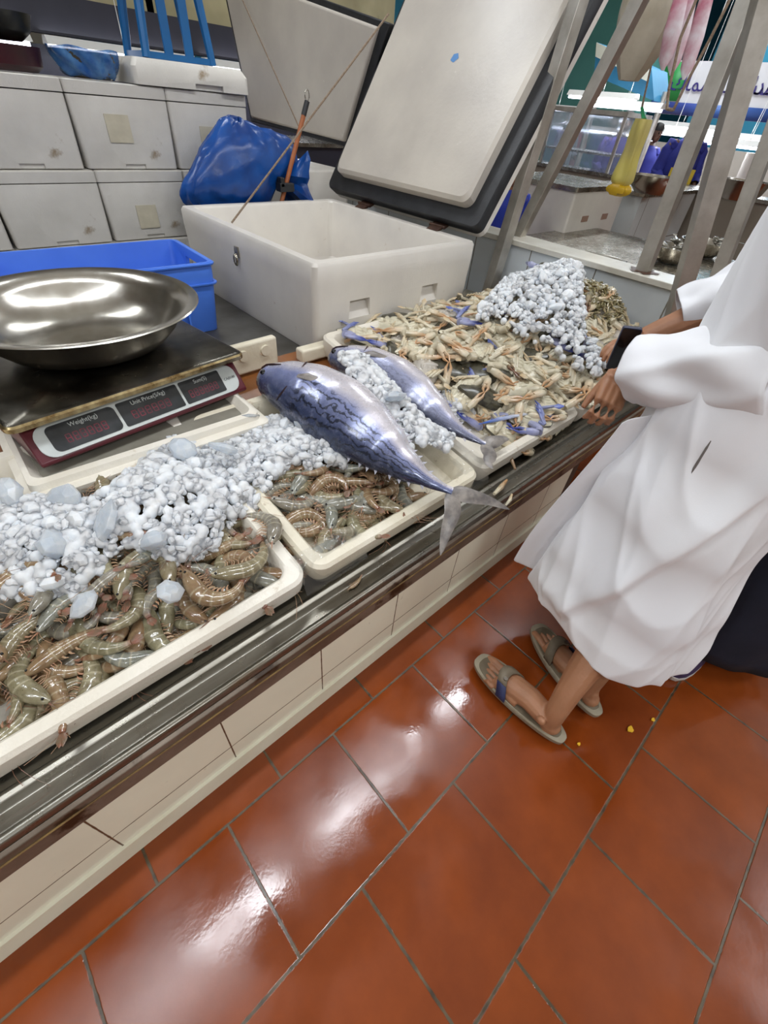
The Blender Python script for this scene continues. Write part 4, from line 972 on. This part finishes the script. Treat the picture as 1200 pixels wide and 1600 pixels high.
limb(bm_, [Vector((1.22, .12, 1.42)), Vector((1.235, .17, 1.55))], [.055, .056])
bm_.xf(Matrix.Translation(-off))
obj('body', remeshed(bm_, .0026, 5), skin, cu)
hc = Vector((1.24, .20, 1.60)) - off
obj('eyes', MB().ell(hc + f_ * .086 + s_ * .03 + Vector((0, 0, .012)), (.012,) * 3).ell(hc + f_ * .086 - s_ * .03 + Vector((0, 0, .012)), (.012,) * 3), eye_m, cu)
obj('hair', MB().rings([[hc + T @ Vector((r * .081 * math.cos(a), r * .101 * math.sin(a) - .006, z)) for a in [2 * PI * j / 24 for j in range(24)]] for r, z in ((.98, .045), (1.0, .07), (.9, .10), (.62, .125), (.25, .137))]), hair, cu)
# robe
def robe(t, tab, m, seed=0, n=120, K=70, fold=1.0, big=False):
    R_ = []
    for i in range(K + 1):
        u = i / K; z = tab[0][0] + (tab[-1][0] - tab[0][0]) * u
        for q in range(len(tab) - 1):
            if tab[q][0] <= z <= tab[q + 1][0] + 1e-6: break
        a, b = tab[q], tab[q + 1]; k = (z - a[0]) / (b[0] - a[0]); k = k * k * (3 - 2 * k)
        cx, cy, rx, ry = [a[j] + (b[j] - a[j]) * k for j in range(1, 5)]
        row = []; A = fold * max(0, 1 - (z - tab[0][0]) / .95) ** 1.0
        for j in range(n):
            th = 2 * PI * j / n; w_ = th + .9 * (z - .3) * math.sin(th + seed) + .25 * math.sin(3 * z + seed)
            f = A * (.070 * math.sin(w_ * 3 + 1.1 + seed) + .050 * math.sin(w_ * 5 + 2.4 * seed) + .022 * math.sin(w_ * 11 + 4 * z)) + fold * .012 * math.sin(w_ * 7 + z * 9)
            f = f if f > 0 else f * .8
            if big:
                rg = lambda q, e=1.6: (1 - abs(math.sin(q * .5))) ** e
                d = PI - th; g = A ** .6
                wv = .35 * noise.noise(Vector((math.cos(th) * 1.3, math.sin(th) * 1.3, z * 1.6)))
                f = g * (.13 * rg(d * 4.0 + 5.5 * (z - .3) + 1.2 + wv * 4) + .055 * rg(d * 7 - 4.5 * z + 2.0 + wv * 6, 2.2) ) - .05 * g
                cat = rg((z - .62 - .10 * (d - .2) ** 2) * 22 + wv * 7, 2.5) * .03 + rg((z - .95 - .25 * (d + .3) ** 2) * 27 + wv * 6, 2.5) * .045
                f += cat * math.exp(-((d - .2) / 1.3) ** 2) + .16 * wv * g
                zr = .31 + .50 * max(0, .35 - d) ** 1.1; q_ = (z - zr) / (.10 if z > zr else .028)
                if -1.6 < d < .9: f += .13 * math.exp(-q_ * q_) * min(1, (d + 1.6) * 2) * min(1, (.9 - d) * 2)
                row.append(Vector((cx + (rx * (1 + f)) * math.cos(th), cy + (ry * (1 + f)) * math.sin(th), z + A * .025 * math.sin(d * 2 + .6))))
                continue
            row.append(Vector((cx + rx * (1 + f * 1.25) * math.cos(th), cy + ry * (1 + f * 1.25) * math.sin(th), z + A * .018 * math.sin(w_ * 3 + 1.6 + seed))))
        R_.append(row)
    return R_
tab = [(.25, 1.025, .035, .185, .22), (.40, 1.05, .045, .185, .215), (.60, 1.10, .055, .185, .195), (.80, 1.16, .06, .19, .18), (1.0, 1.19, .065, .185, .165), (1.18, 1.21, .08, .205, .15), (1.32, 1.215, .09, .20, .125), (1.40, 1.22, .11, .11, .085), (1.45, 1.225, .12, .066, .066)]
rb = MB().rings(robe(cu, tab, cotton, .6, 240, 140, 1.0, True), caps=(False, False))
# front flap of the robe hanging towards the counter
FL = []
topL = spot(975, 662, z=.80); topR = Vector((1.14, .16, .84)); botL = spot(822, 885, z=.285); botR = Vector((1.08, .10, .27))
for i in range(41):
    u = i / 40; row = []
    for j in range(31):
        v_ = j / 30; a = topL.lerp(topR, v_); b = botL.lerp(botR, v_); p = a.lerp(b, u)
        p += Vector((-.35, .94, 0)) * (.030 * math.sin(v_ * 8 + .5 + u * 1.2) * (.3 + u) + .02 * math.sin(v_ * 15 + u * 3) * u) + Vector((0, 0, -.05 * u * math.sin(v_ * PI) ** 2 + .05 * u * (1 - v_) * 0))
        row.append(p)
    FL.append(row)
rb.rings(FL, closed=False)
# sleeves
def sleeve(P, R_, flat, up, seed):
    P = [Vector(p) for p in P]; N = 30; rows = []
    for i in range(N + 1):
        f = i / N * (len(P) - 1); k = min(int(f), len(P) - 2); c = P[k].lerp(P[k + 1], f - k); r = R_[k] + (R_[k + 1] - R_[k]) * (f - k)
        d = (P[k + 1] - P[k]).normalized(); a = d.cross(up).normalized(); b = a.cross(d).normalized(); row = []
        for j in range(48):
            t_ = 2 * PI * j / 48; rr = r * (1 + .16 * (1 - abs(math.sin(1.5 * t_ + i * .10 + seed))) ** 1.5 + .10 * (1 - abs(math.sin(2.5 * t_ - i * .16 + seed))) ** 2 + .06 * math.sin(i * .7 + 2 * t_ + seed) + .14 * noise.noise(Vector((math.cos(t_) * 1.6, math.sin(t_) * 1.6, i * .22 + seed))) - .06)
            row.append(c + a * rr * math.cos(t_) + b * rr * flat * math.sin(t_))
        rows.append(row)
    return rows
cuff = spot(1002, 582, z=.865)
ax = (cuff - el).normalized()
rb.rings(sleeve([cuff, cuff.lerp(el, .5), el + Vector((0, -.01, .0)), shl.lerp(el, .4), shl + Vector((.03, 0, 0))], [.098, .092, .090, .085, .080], .80, Vector((.2, .0, 1)), .4), caps=(False, False))
cuffr = spot(1062, 492, z=.92)
rb.rings(sleeve([cuffr, cuffr.lerp(er, .5), er, shr_.lerp(er, .4), shr_ + Vector((-.03, 0, 0))], [.070, .08, .085, .085, .080], .9, Vector((0, 0, 1)), 2.), caps=(False, False))
rb.xf(Matrix.Translation(-off))
o = obj('robe', rb, cotton, cu, solid=.0025, sub=1, angle=180)
from mathutils.bvhtree import BVHTree
bv = BVHTree.FromPolygons([v + off for v in rb.v], rb.f)
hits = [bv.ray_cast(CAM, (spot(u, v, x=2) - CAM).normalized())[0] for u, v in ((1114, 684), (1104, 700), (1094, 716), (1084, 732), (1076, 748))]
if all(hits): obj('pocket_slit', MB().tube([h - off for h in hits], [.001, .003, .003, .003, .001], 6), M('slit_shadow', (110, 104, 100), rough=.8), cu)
# sandals (worn: parts of the person)
def sandal(heel, toe, side, dx=0):
    heel = Vector(heel); toe = Vector(toe); d = (toe - heel).normalized(); s = Vector((d.y, -d.x, 0)) * side; L = (toe - heel).length + .045; h0 = heel - d * .026
    def ol(sc, z):
        P = []
        for j in range(48):
            a = 2 * PI * j / 48; x = .5 - .5 * math.cos(a); wd = .036 + .016 * x + .006 * math.sin(x * PI)
            sg = 1 if math.sin(a) > 0 else -1
            w_ = wd * (abs(math.sin(a)) ** .62) * sg * sc
            P.append(h0 + d * (L * (.5 + (x - .5) * (1 if sc == 1 else sc * 1.0))) + s * (w_ + .004 * math.sin(x * 3)) + Vector((0, 0, z - heel.z)))
        return P
    t = obj('sandal', MB().rings([ol(.97, .001), ol(1, .006), ol(1, .018), ol(.95, .021)]), sole, cu)
    ft = obj('footbed', MB().rings([ol(.90, .0205), ol(.88, .0228)]), sole_in, t)
    m = MB(); c = h0 + d * L * .60
    def strap(side_, mm, u0, u1, nm):
        P = []
        for k in range(9):
            u = u0 + (u1 - u0) * k / 8; ang = PI * u
            P.append([h0 + d * (L * (.60 + .10 * math.sin(ang) ** 2) + q) + s * (.050 * math.cos(ang)) * side_ + Vector((0, 0, .018 + .050 * math.sin(ang) - heel.z)) for q in (-.016, .016)])
        v = [p for r in P for p in r]; f = [(2 * i, 2 * i + 1, 2 * i + 3, 2 * i + 2) for i in range(8)]
        obj(nm, MB().add(v, f), mm, t, solid=.004)
    strap(1, strapm, 0, .72, 'strap'); strap(1, strapn, .72, 1, 'navy_strap')
    obj('toe_post', MB().tube([h0 + d * L * .76 + s * .014 + Vector((0, 0, .02 - heel.z)), h0 + d * L * .73 + s * .012 + Vector((0, 0, .045 - heel.z)), h0 + d * L * .68 + s * .010 + Vector((0, 0, .058 - heel.z))], .005, 8), strapm, t)
    bt = h0 + d * L * .66 - s * .018 + Vector((0, 0, .064 - heel.z)); obj('button', MB().tube([bt, bt + Vector((0, 0, .006))], .006, 12), steel, t)
    for c_ in [t]: c_.location = -off + Vector((0, 0, heel.z))
sandal(HL, TL, 1); sandal(HR, TR, -1)
ph_c = spot(974, 545, z=.87)
pho = thing('phone', 'dark navy phone held in the right hand over the crabs', 'phone', ph_c, 0)
pho.scale = (.66, .80, .9); pho.rotation_mode = 'QUATERNION'; zz = (spot(955, 575, z=.80) - spot(985, 508, z=.92)).normalized(); pho.rotation_quaternion = Matrix((zz.cross((Vector((-.8, -.45, .35)) - zz * zz.dot(Vector((-.8, -.45, .35)))).normalized()), zz, (Vector((-.8, -.45, .35)) - zz * zz.dot(Vector((-.8, -.45, .35)))).normalized())).transposed().to_quaternion()
obj('case', MB().rings([rrect(-.034, .034, -.072, .072, .008, q) for q in (-.006, .006)]), M('phone_case', (34, 38, 62), (44, 48, 74), .35, ns=9), pho, bev=.0015)
obj('screen', MB().rings([rrect(-.031, .031, -.069, .069, .006, q) for q in (.0058, .0068)]), M('phone_glass', (16, 17, 22), rough=.08), pho)
# person in navy behind, mostly out of the picture
def bystander(loc, rz, mt, label, k=1.0, shoes=(48, 40, 70), arms=True, skinm=skin, robe_h=.22, cap=None, rx=.2, step=False):
    t = thing('person', label, 'person', loc, rz); t.scale = (k, k, k); b = MB()
    for s in (-1, 1):
        fx, fy = (0.0, .10) if s < 0 else (.12, -.06)
        if not step: fx, fy = s * .10, 0
        foot(b, (fx, -.09 + fy, 0), (fx, .15 + fy, 0), .012, -s)
        limb(b, [(fx, -.04 + fy, .05), (fx, -.03 + fy, .12), (s * .095, 0, .48), (s * .09, 0, .86)], [.036, .042, .062, .092])
        limb(b, [(s * .10, 0, 1.34), (s * .19, 0, 1.34), (s * .24, .02, 1.08), (s * .20, .22, .98)], [.06, .055, .042, .027])
        hand(b, Vector((s * .20, .22, .98)), (-s * .1, 1, -.25), (0, .2, 1), .6, -s)
    limb(b, [(0, 0, .85), (0, 0, 1.05), (0, 0, 1.25), (0, 0, 1.38), (0, .02, 1.48)], [.15, .135, .155, .10, .055])
    T, s_, f_ = head(b, Vector((0, .06, 1.58)), (0, 1, -.1)); obj('body', remeshed(b, .008, 2), skinm, t)
    obj('eyes', MB().ell((-.03, .148, 1.592), (.011,) * 3).ell((.03, .148, 1.592), (.011,) * 3), eye_m, t)
    obj('hair' if not cap else 'cap', MB().rings([[Vector((r * .083 * math.cos(a), .055 + r * .103 * math.sin(a), z)) for a in [2 * PI * j / 20 for j in range(20)]] for r, z in ((1.0, 1.62), (1.02, 1.65), (.9, 1.69), (.6, 1.712), (.2, 1.722))]), cap or hair, t)
    g = MB().rings(robe(t, [(robe_h, 0, 0, rx, rx * .85), (.6, 0, 0, .2, .17), (1.0, 0, 0, .19, .16), (1.25, 0, 0, .215, .15), (1.36, 0, 0, .16, .11), (1.43, 0, .01, .07, .07)], mt, 1.7, 72, 30, .7), caps=(False, False))
    for s in (-1, 1): g.rings(sleeve([(s * .21, .16, 1.01), (s * .245, .03, 1.08), (s * .20, 0, 1.34), (s * .12, 0, 1.36)], [.05, .062, .07, .06], .9, Vector((0, .3, 1)), s), caps=(False, False))
    obj('clothes', g, mt, t, solid=.003, angle=180)
    for s in (-1, 1):
        fx, fy = (s * .10, 0) if not step else ((0.0, .10) if s < 0 else (.12, -.06))
        sh_ = MB().rings([[Vector((fx + w * math.cos(a), .03 + fy + l * math.sin(a), z)) for a in [2 * PI * j / 20 for j in range(20)]] for w, l, z in ((.048, .150, .001), (.052, .155, .012), (.052, .155, .022))])
        obj('shoe_sole', sh_, M('shoe_sole_white', (214, 206, 200), rough=.5), t)
        obj('shoe', MB().rings([[Vector((fx + w * math.cos(a), .03 + fy + dy + l * math.sin(a), z)) for a in [2 * PI * j / 20 for j in range(20)]] for w, l, z, dy in ((.050, .152, .022, 0), (.050, .150, .045, 0), (.046, .125, .068, -.02), (.040, .07, .09, -.06))]), M('shoe_' + str(shoes[0]), shoes, rough=.5), t)
    return t
bystander((1.47, -.21, 0), math.radians(90), navy, 'person in a dark navy garment standing at the right edge behind the white robe', 1.0, robe_h=.09, rx=.235, step=True, shoes=(60, 48, 84))
# yellow petals
for i, (u, v, r) in enumerate(((985, 1140, .010), (1020, 1125, .006), (904, 1163, .005))):
    c = spot(u, v, z=.002); vs = [c + Vector((r * math.cos(a) * (1 + .3 * math.sin(3 * a + i)), r * .8 * math.sin(a), .0)) for a in [2 * PI * j / 12 for j in range(12)]]
    tag(obj('yellow_scrap', MB().rings([vs, [p * 1 + Vector((0, 0, .003)) for p in vs]]), M('yellow_scrap', (226, 176, 30), rough=.5)), ('largest yellow scrap on the orange floor right of the sandals', 'small yellow scrap on a tile joint, rightmost of three', 'tiny yellow scrap just below the heel of the right sandal')[i], 'scrap')
# ================================================================== beyond the partition
def crateblock(name, label, cat, u, v, z, W, D, Hh, m, top=None, rz=0):
    p = spot(u, v, z=z); t = thing(name, label, cat, (p.x, p.y, z - Hh), rz)
    obj('body', MB().rings([rrect(0, W, 0, D, .02, 0), rrect(0, W, 0, D, .02, Hh - .03)]), m, t)
    obj('top', MB().rings([rrect(-.01, W + .01, -.01, D + .01, .02, Hh - .03), rrect(-.01, W + .01, -.01, D + .01, .02, Hh)]), top or m, t)
    return t
nb = crateblock('ice_cooler', 'white closed cooler with two handle notches at the neighbouring stall', 'cooler', 903, 293, .93, .85, .75, .93, fibre, steel)
for x in (.22, .56): obj('handle_notch', MB().box((x, -.004, .70), (x + .10, .02, .74)), M('notch', (150, 120, 104), rough=.6), nb)
t_far = tile_mat('far_tiles', (190, 194, 194), (130, 122, 110), 0, .40, .45, .1, .05, .006)
nc = thing('tiled_counter', 'white tiled counter of the neighbouring stall with bowls on top', 'counter', (4.75, 1.85, 0))
obj('tiled_body', MB().box((0, 0, 0), (1.3, .6, .86)), t_far, nc); obj('counter_top', MB().box((-.02, -.02, .86), (1.32, .6, .89)), steel, nc, bev=.004)
def bowl_at(u, v, z, r, label, m=rimst, h=.09, grp=None):
    p = spot(u, v, z=z); t = thing('steel_bowl', label, 'bowl', (p.x, p.y, z), group=grp)
    obj('bowl_shell', MB().lathe([(.001, 0), (r * .6, 0), (r * .85, h * .35), (r, h), (r * .96, h), (r * .8, h * .4), (r * .55, .008), (.001, .008)], n=40), m, t); return t
bowl_at(1013, 302, .892, .19, 'steel bowl on the neighbouring tiled counter', h=.12)
bowl_at(1150, 312, .892, .20, 'steel bowl far right on the neighbouring counter, between the posts', h=.14)
pn = thing('white_tub', 'tall white tub behind the right bowl on the neighbouring counter', 'tub', spot(1140, 290, z=.9)); obj('tub', MB().lathe([(.001, 0), (.10, 0), (.12, .3), (.11, .3), (.09, .01), (.001, .01)], n=32), fibre, pn)
pn.location.x += .5; pn.location.z = .89
# neighbouring display with fish and bowls, right behind the partition
nd = thing('fish_table', 'low steel display table with fish right behind the partition', 'table', (2.75, .55, 0))
obj('table_top', MB().box((0, 0, .60), (1.6, 1.5, .64)), steel, nd, bev=.004)
for x in (.05, 1.5):
    for y in (.05, 1.42): obj('leg', MB().box((x, y, 0), (x + .05, y + .05, .6)), poststeel, nd)
rf = random.Random(9)
fm = M('small_fish_skin', (110, 104, 92), (186, 182, 172), .25, .3, ns=12)
def smallfish(loc, rz, L, label, grp, tilt=0):
    t = thing('fish', label, 'fish', loc, 0, grp, rot=(0, tilt, rz)); P = [(x * L, 0, 0) for x in (0, .08, .25, .5, .75, .9)]
    obj('body', MB().tube(P, [L * q for q in (.015, .07, .115, .10, .05, .02)], 12, flat=.6), fm, t)
    obj('tail', MB().tube([(L * .88, 0, 0), (L * .95, 0, 0), (L * 1.04, 0, 0)], [L * .02, L * .06, L * .09], 8, flat=.1), fm, t)
    obj('eye', MB().ell((L * .07, .0, L * .045), (L * .016,) * 3, n=8, m=6), eye_m, t); return t
for i in range(4):
    p = spot(968 + 9 * i, 405 - 7 * i, x=2.80); p.z = .675 + .02 * i; smallfish(p, 1.3 + .1 * i, .26, 'dark slender fish in the small pile left of the rusty post foot', 'fish left of the rusty post', -.06)
for (u, v, r, lb) in ((1045, 408, .15, 'steel bowl with fish behind the rusty post'), (1092, 398, .16, 'steel bowl with fish seen between the two right posts')):
    p = spot(u, v, z=.70); bowl_at(u, v, .645, r, lb)
    for k in range(7): smallfish(spot(u, v, z=.645) + Vector((rf.uniform(-.09, .03), rf.uniform(-.08, .08), .06 + .012 * k)), rf.uniform(-1.2, 1.2), .17, 'silver fish in the ' + lb.replace('steel bowl with fish', 'bowl'), 'silver fish in the ' + lb.replace('steel bowl with fish', 'bowl'), rf.uniform(-.3, .3))
# workers far behind
w_navy = M('worker_blue', (30, 36, 120), (40, 48, 140), .8, ns=6); w_purple = M('worker_purple', (50, 40, 110), (62, 50, 130), .8, ns=6); w_dark = M('worker_grey', (120, 120, 130), (80, 80, 90), .8, ns=6); w_red = M('worker_red', (150, 60, 70), (120, 50, 60), .8, ns=6)
skd = M('skin_dark', (84, 58, 44), (100, 70, 54), .5, ns=9)
yel = M('yellow_apron', (206, 176, 40), (190, 166, 60), .5, ns=6, bump=.2)
for u, dist, mt, kk, lb, cap in ((962, 7.2, w_purple, .84, 'distant worker in purple beside the yellow sack', None), (1070, 6.6, w_navy, .88, 'distant worker in blue with a yellow apron and teal cap', M('teal_cap', (60, 130, 140), rough=.8)), (880, 9.0, w_dark, .84, 'distant person in grey left of the glass case', None), (893, 10.0, w_red, .84, 'distant person in red by the glass case', None), (1012, 8.0, w_navy, .80, 'distant worker in blue right of the yellow sack', None)):
    p = spot(u, 235, x=dist); b_ = bystander((p.x, p.y, 0), rf.uniform(1.5, 3.5), mt, lb, kk, skinm=skd, cap=cap)
    if 'apron' in lb: obj('apron', MB().rings([rrect(-.15, .15, .175, .21, .015, z) for z in (.45, 1.15)]), yel, b_)
p = spot(800, 300, x=3.4); bystander((p.x, p.y, 0), 2.0, M('blue_shirt', (40, 60, 170), (30, 50, 150), .7, ns=5), 'worker in bright blue half hidden behind the open lid and left post', .62)
# hanging bags and yellow sack
ys = thing('yellow_sack', 'yellow plastic sack hanging by a green strap at the neighbouring stall', 'sack', spot(985, 245, x=3.6))
Rr = []
for i in range(25):
    u = i / 24; z = -.16 + .34 * u; r = .060 * (1 + .08 * math.sin(u * 9)) * (1 - .30 * u) * min(1, .5 + u * 5)
    Rr.append([Vector((r * (1 + .2 * math.sin(3 * a + u * 4)) * math.cos(a) , r * math.sin(a) * (1 + .2 * math.sin(4 * a)), z)) for a in [2 * PI * j / 24 for j in range(24)]])
obj('sack', MB().rings(Rr), M('sack_yellow', (190, 176, 112), (204, 190, 96), .4, ns=5, bump=.3), ys)
ga = Vector((0, 0, .18)); gb = spot(1003, 168, x=3.6) - ys.location; gc = spot(1018, 100, x=3.6) - ys.location
obj('knotted_bottom', MB().ell((0, 0, -.17), (.075, .07, .035), n=14, m=8, fn=lambda p: p * (1 + .2 * math.sin(p.x * 90))), M('knot_yellow', (220, 180, 40), (200, 160, 30), .4, ns=9), ys)
obj('green_strap', MB().tube([ga, gb], [.03, .02], 8, flat=.3), M('green_strap', (30, 130, 80), (40, 150, 96), .4, ns=6), ys)
obj('cord', MB().tube([gb, gc, gc + Vector((0, 0, 2.0))], .006, 6), ropem, ys)
stripe = M('striped_bag', (226, 220, 224), (190, 110, 130), .35, ns=9, bump=.2)
for k, (u, v, u2, v2, lb) in enumerate(((1068, -20, 1035, 110, 'leftmost white and red striped plastic bag hanging at the top right'), (1082, -20, 1048, 118, 'middle white striped plastic bag hanging at the top right'), (1106, -10, 1068, 125, 'rightmost narrow white plastic bag hanging at the top right'))):
    a = spot(u, v, x=2.9 + .1 * k); b = spot(u2, v2, x=2.9 + .1 * k); a2 = a + (a - b) * .8; t = thing('plastic_bag', lb, 'bag', a)
    obj('bag', MB().tube([a2 - a, Vector((0, 0, 0)), (b - a) * .5, (b - a) * .85, (b - a)], [.01, .03, .038, .03, .006], 14, flat=.4), stripe, t)
    obj('red_handle', MB().tube([a2 - a + Vector((.01, 0, 0)), (b - a) * .02], [.012, .01], 8, flat=.4), M('red_handle', (196, 50, 80), (220, 90, 110), .4, ns=9), t)
    obj('string', MB().tube([a2 - a, a2 - a + Vector((0, 0, 1.2))], .003, 5), ropem, t)
rope([spot(1100, -30, x=2.6), spot(1063, 60, x=2.6), spot(1045, 140, x=2.6), spot(1042, 170, x=2.6), spot(1052, 172, x=2.6), spot(1075, 125, x=2.6), spot(1110, 60, x=2.6), spot(1150, -20, x=2.6)], .006, 'pale rope loop hanging in front of the striped bags')
hb = thing('plastic_bag', 'bulky beige translucent bag hanging left of the striped ones', 'bag', spot(1010, 40, x=3.2))
Rr = []
for i in range(17):
    u = i / 16; r = .03 + .12 * math.sin(PI * min(1, u * .9 + .05)); Rr.append([Vector((r * math.cos(a) * (1 + .2 * math.sin(3 * a)), r * math.sin(a) * (1 + .15 * math.sin(5 * a)), .35 - .55 * u)) for a in [2 * PI * j / 20 for j in range(20)]])
obj('bag', MB().rings(Rr), M('beige_bag', (168, 158, 138), (196, 188, 170), .4, ns=6, bump=.3), hb); obj('string', MB().tube([(0, 0, .3), (0, 0, 3)], .004, 5), ropem, hb)
# far stall signs, blue storage boxes, glass case, hall partitions
def board(name, label, cat, P, th, m, **k):
    c = sum(P, Vector()) / 4; n = (P[1] - P[0]).cross(P[3] - P[0]).normalized(); t = thing(name, label, cat, c)
    obj('board', quadslab([p - c for p in P], th, n), m, t); return t, c, n
sg_m = M('sign_white', (214, 214, 216), (224, 224, 226), .5, ns=2); sg_b = M('sign_blue', (60, 70, 140), (50, 100, 170), .5, ns=1); sg_t = M('sign_letters', (56, 46, 120), rough=.5)
sg_g = M('sign_green', (40, 140, 70), rough=.5)
def seg(u0, v0, x0, u1, v1, x1, hgt):
    a = spot(u0, v0, x=x0); b = spot(u1, v1, x=x1); b.z = a.z; return [a, b, b + Vector((0, 0, hgt)), a + Vector((0, 0, hgt))]
P = seg(1015, 176, 9, 1205, 214, 9, .55)
t, c, n = board('stall_sign', 'long white stall sign with purple Arabic lettering over a blue stripe', 'sign', P, .05, sg_m)
e = (P[1] - P[0]).normalized(); up = Vector((0, 0, 1)); nn = e.cross(up)
if nn.dot(CAM - c) < 0: e = -e; nn = -nn
L = (P[1] - P[0]).length
TS = Matrix((e, up, nn)).transposed().to_4x4()
lo = -.275
obj('blue_stripe', MB().add([Vector(((-L / 2) , lo, .06)), Vector((L / 2, lo, .06)), Vector((L / 2, lo + .13, .06)), Vector((-L / 2, lo + .13, .06))], [(0, 1, 2, 3)]).xf(TS), sg_b, t, solid=.01)
obj('green_panel', MB().add([Vector((-L / 2 + .02, lo + .14, .06)), Vector((-L / 2 + .35, lo + .14, .06)), Vector((-L / 2 + .35, .26, .06)), Vector((-L / 2 + .02, .26, .06))], [(0, 1, 2, 3)]).xf(TS), sg_g, t, solid=.01)
AR1 = '\uFEB4\uFEB3\uFE86\uFEE3'; AR1 = '\uFE94\uFEB4\uFEB3\uFE86\uFEE3'
AR2 = '\uFEAA\uFEA3\u0627\uFEEE\uFEDF\u0627 \u0643\uFE8E\uFEE4\uFEB3\uFEF7\uFEDF'
AR2 = '\uFED9\uFE8E\uFEE4\uFEB3\uFEF8\uFEDF \uFEE5\uFE8D\uFEAA\uFECC\uFEB7'
for s_, px in ((AR1, L / 2 - .35), (AR2, -L / 2 + .95)): text('letters', s_, .24, TS @ Matrix.Translation((px, .05, .07)), sg_t, t, ext=.004)
# storage of white and blue boxes up on a frame
bx = thing('storage_rack', 'blue framed rack with white and blue panels above the far stalls', 'rack', spot(975, 120, x=7.5))
o0 = bx.location.copy()
Pq = [spot(928, 118, x=7.5), spot(1022, 158, x=7.5), spot(1018, 106, x=7.5), spot(932, 66, x=7.5)]
obj('panel', quadslab([p - o0 for p in Pq], .5, (1, 0, 0)), M('rack_blue', (40, 116, 156), (54, 130, 168), .5, ns=2), bx)
for q_ in (0, 1): obj('rack_post', MB().tube([Pq[q_] - o0 + Vector((.25, 0, .1)), Vector((Pq[q_].x + .25, Pq[q_].y, .0)) - o0], .04, 8), poststeel, bx)
for k in range(3):
    a = Pq[3].lerp(Pq[2], k / 3 + .02); b = Pq[3].lerp(Pq[2], k / 3 + .30); dn = (Pq[0] - Pq[3]) * .42
    obj('white_panel', quadslab([q - o0 + Vector((-.03, 0, 0)) for q in (a + dn, b + dn, b, a)], .03, (1, 0, 0)), M('rack_white', (206, 206, 190), rough=.5), bx)
gl = M('case_glass', (190, 205, 225), rough=.1, Transmission_Weight=.5, Alpha=.5)
gc_ = thing('glass_case', 'lit glass display case at the far stalls, between the two left posts', 'case', (0, 0, 0)); pp = spot(915, 255, x=6.5); gc_.location = (pp.x, pp.y, .75)
obj('glass', MB().box((-.3, -.45, 0), (.3, .45, .62)), gl, gc_); obj('base', MB().box((-.32, -.47, -.75), (.32, .47, 0)), fibre, gc_)
obj('inner_shelf', MB().box((-.28, -.43, .28), (.28, .43, .30)), steel, gc_); obj('frame_top', MB().box((-.32, -.47, .62), (.32, .47, .66)), poststeel, gc_)
for x, y in ((-.3, -.45), (-.3, .45), (.3, -.45), (.3, .45)): obj('corner_post', MB().box((x - .015, y - .015, 0), (x + .015, y + .015, .62)), poststeel, gc_)
fc = thing('far_counter', 'long white counter running behind the neighbouring stall', 'counter', (6.1, .4, 0)); obj('body', MB().box((0, 0, 0), (.35, 5.0, .86)), t_far, fc); obj('counter_top', MB().box((-.02, 0, .86), (.37, 5.0, .89)), steel, fc)
lb_ = M('hall_partition', (208, 206, 196), (196, 194, 184), .6, ns=2)
struct('wall_inner', MB().box((11.5, -1, 0), (11.7, 9, 1.15)), lb_)
struct('trim_1', MB().box((2.6, 8.85, 0), (16, 8.98, 3.2)), blue_wall)
struct('trim_2', MB().box((11.4, 5.2, 0), (11.9, 9, 5)), teal_wall)
struct('wall_inner_blue', MB().box((12.5, 1.0, 0), (12.7, 4.6, 5)), blue_wall)
# horizontal stall lights, with visible tubes
def strip(u, v, x, L, label, along='y'):
    p = spot(u, v, x=x); lamp(p.x, p.y, p.z, along, label, L, 8)
for u, v, x, L, lb in ((940, 152, 7.0, .9, 'short lamp under the blue rack, left one'), (978, 166, 7.0, .9, 'short lamp under the blue rack, right one'), (872, 170, 9, 1.0, 'far lamp seen between the two left posts'), (1065, 198, 9.4, 1.0, 'upper far lamp under the Arabic sign'), (1052, 208, 8.2, .9, 'lower far lamp under the Arabic sign'), (1170, 218, 8.0, 1.0, 'upper lamp at the right edge under the sign'), (1168, 228, 7.6, 1.0, 'lower lamp at the right edge under the sign'), (962, 207, 9, 1.0, 'far lamp above the worker in purple')):
    strip(u, v, x, L, lb)
# upper left background: canopy beam and lamps of the stalls behind
cb = M('canopy_cream', (190, 180, 140), (150, 140, 104), .6, ns=1.5, spots=((96, 84, 60), 3, .6)); dk = M('canopy_dark', (32, 32, 44), (44, 42, 54), .5, ns=2)
cp_ = thing('stall_canopy', 'cream canopy board with a dark soffit and lamps far behind the foam boxes', 'canopy', (2.2, 5.6, 1.30))
obj('cream_board', MB().box((-2.2, .0, .38), (3.0, .1, 1.6)), cb, cp_); obj('dark_soffit', MB().box((-2.2, -.05, .16), (3.0, .12, .38)), dk, cp_)
obj('lower_board', MB().box((-2.2, .15, -.5), (3.0, .2, .10)), dk, cp_)
for x in (-1.6, .1, 1.7): obj('hanger', MB().box((x, .0, .1), (x + .06, .08, .5)), poststeel, cp_)
for x in (.7, 2.0, 3.3): lamp(x, 5.5, 1.40, 'x', 'bright lamp in the row under the dark soffit behind the foam boxes', 1.2, 3, 'lamps under the dark soffit')
pot = thing('rear_counter', 'back counter of the stalls behind the foam boxes', 'counter', (0, 4.6, 0)); obj('body', MB().box((-1, 0, 0), (5, .8, .9)), dk, pot); obj('counter_top', MB().box((-1.02, -.02, .9), (5.02, .8, .93)), steel, pot)
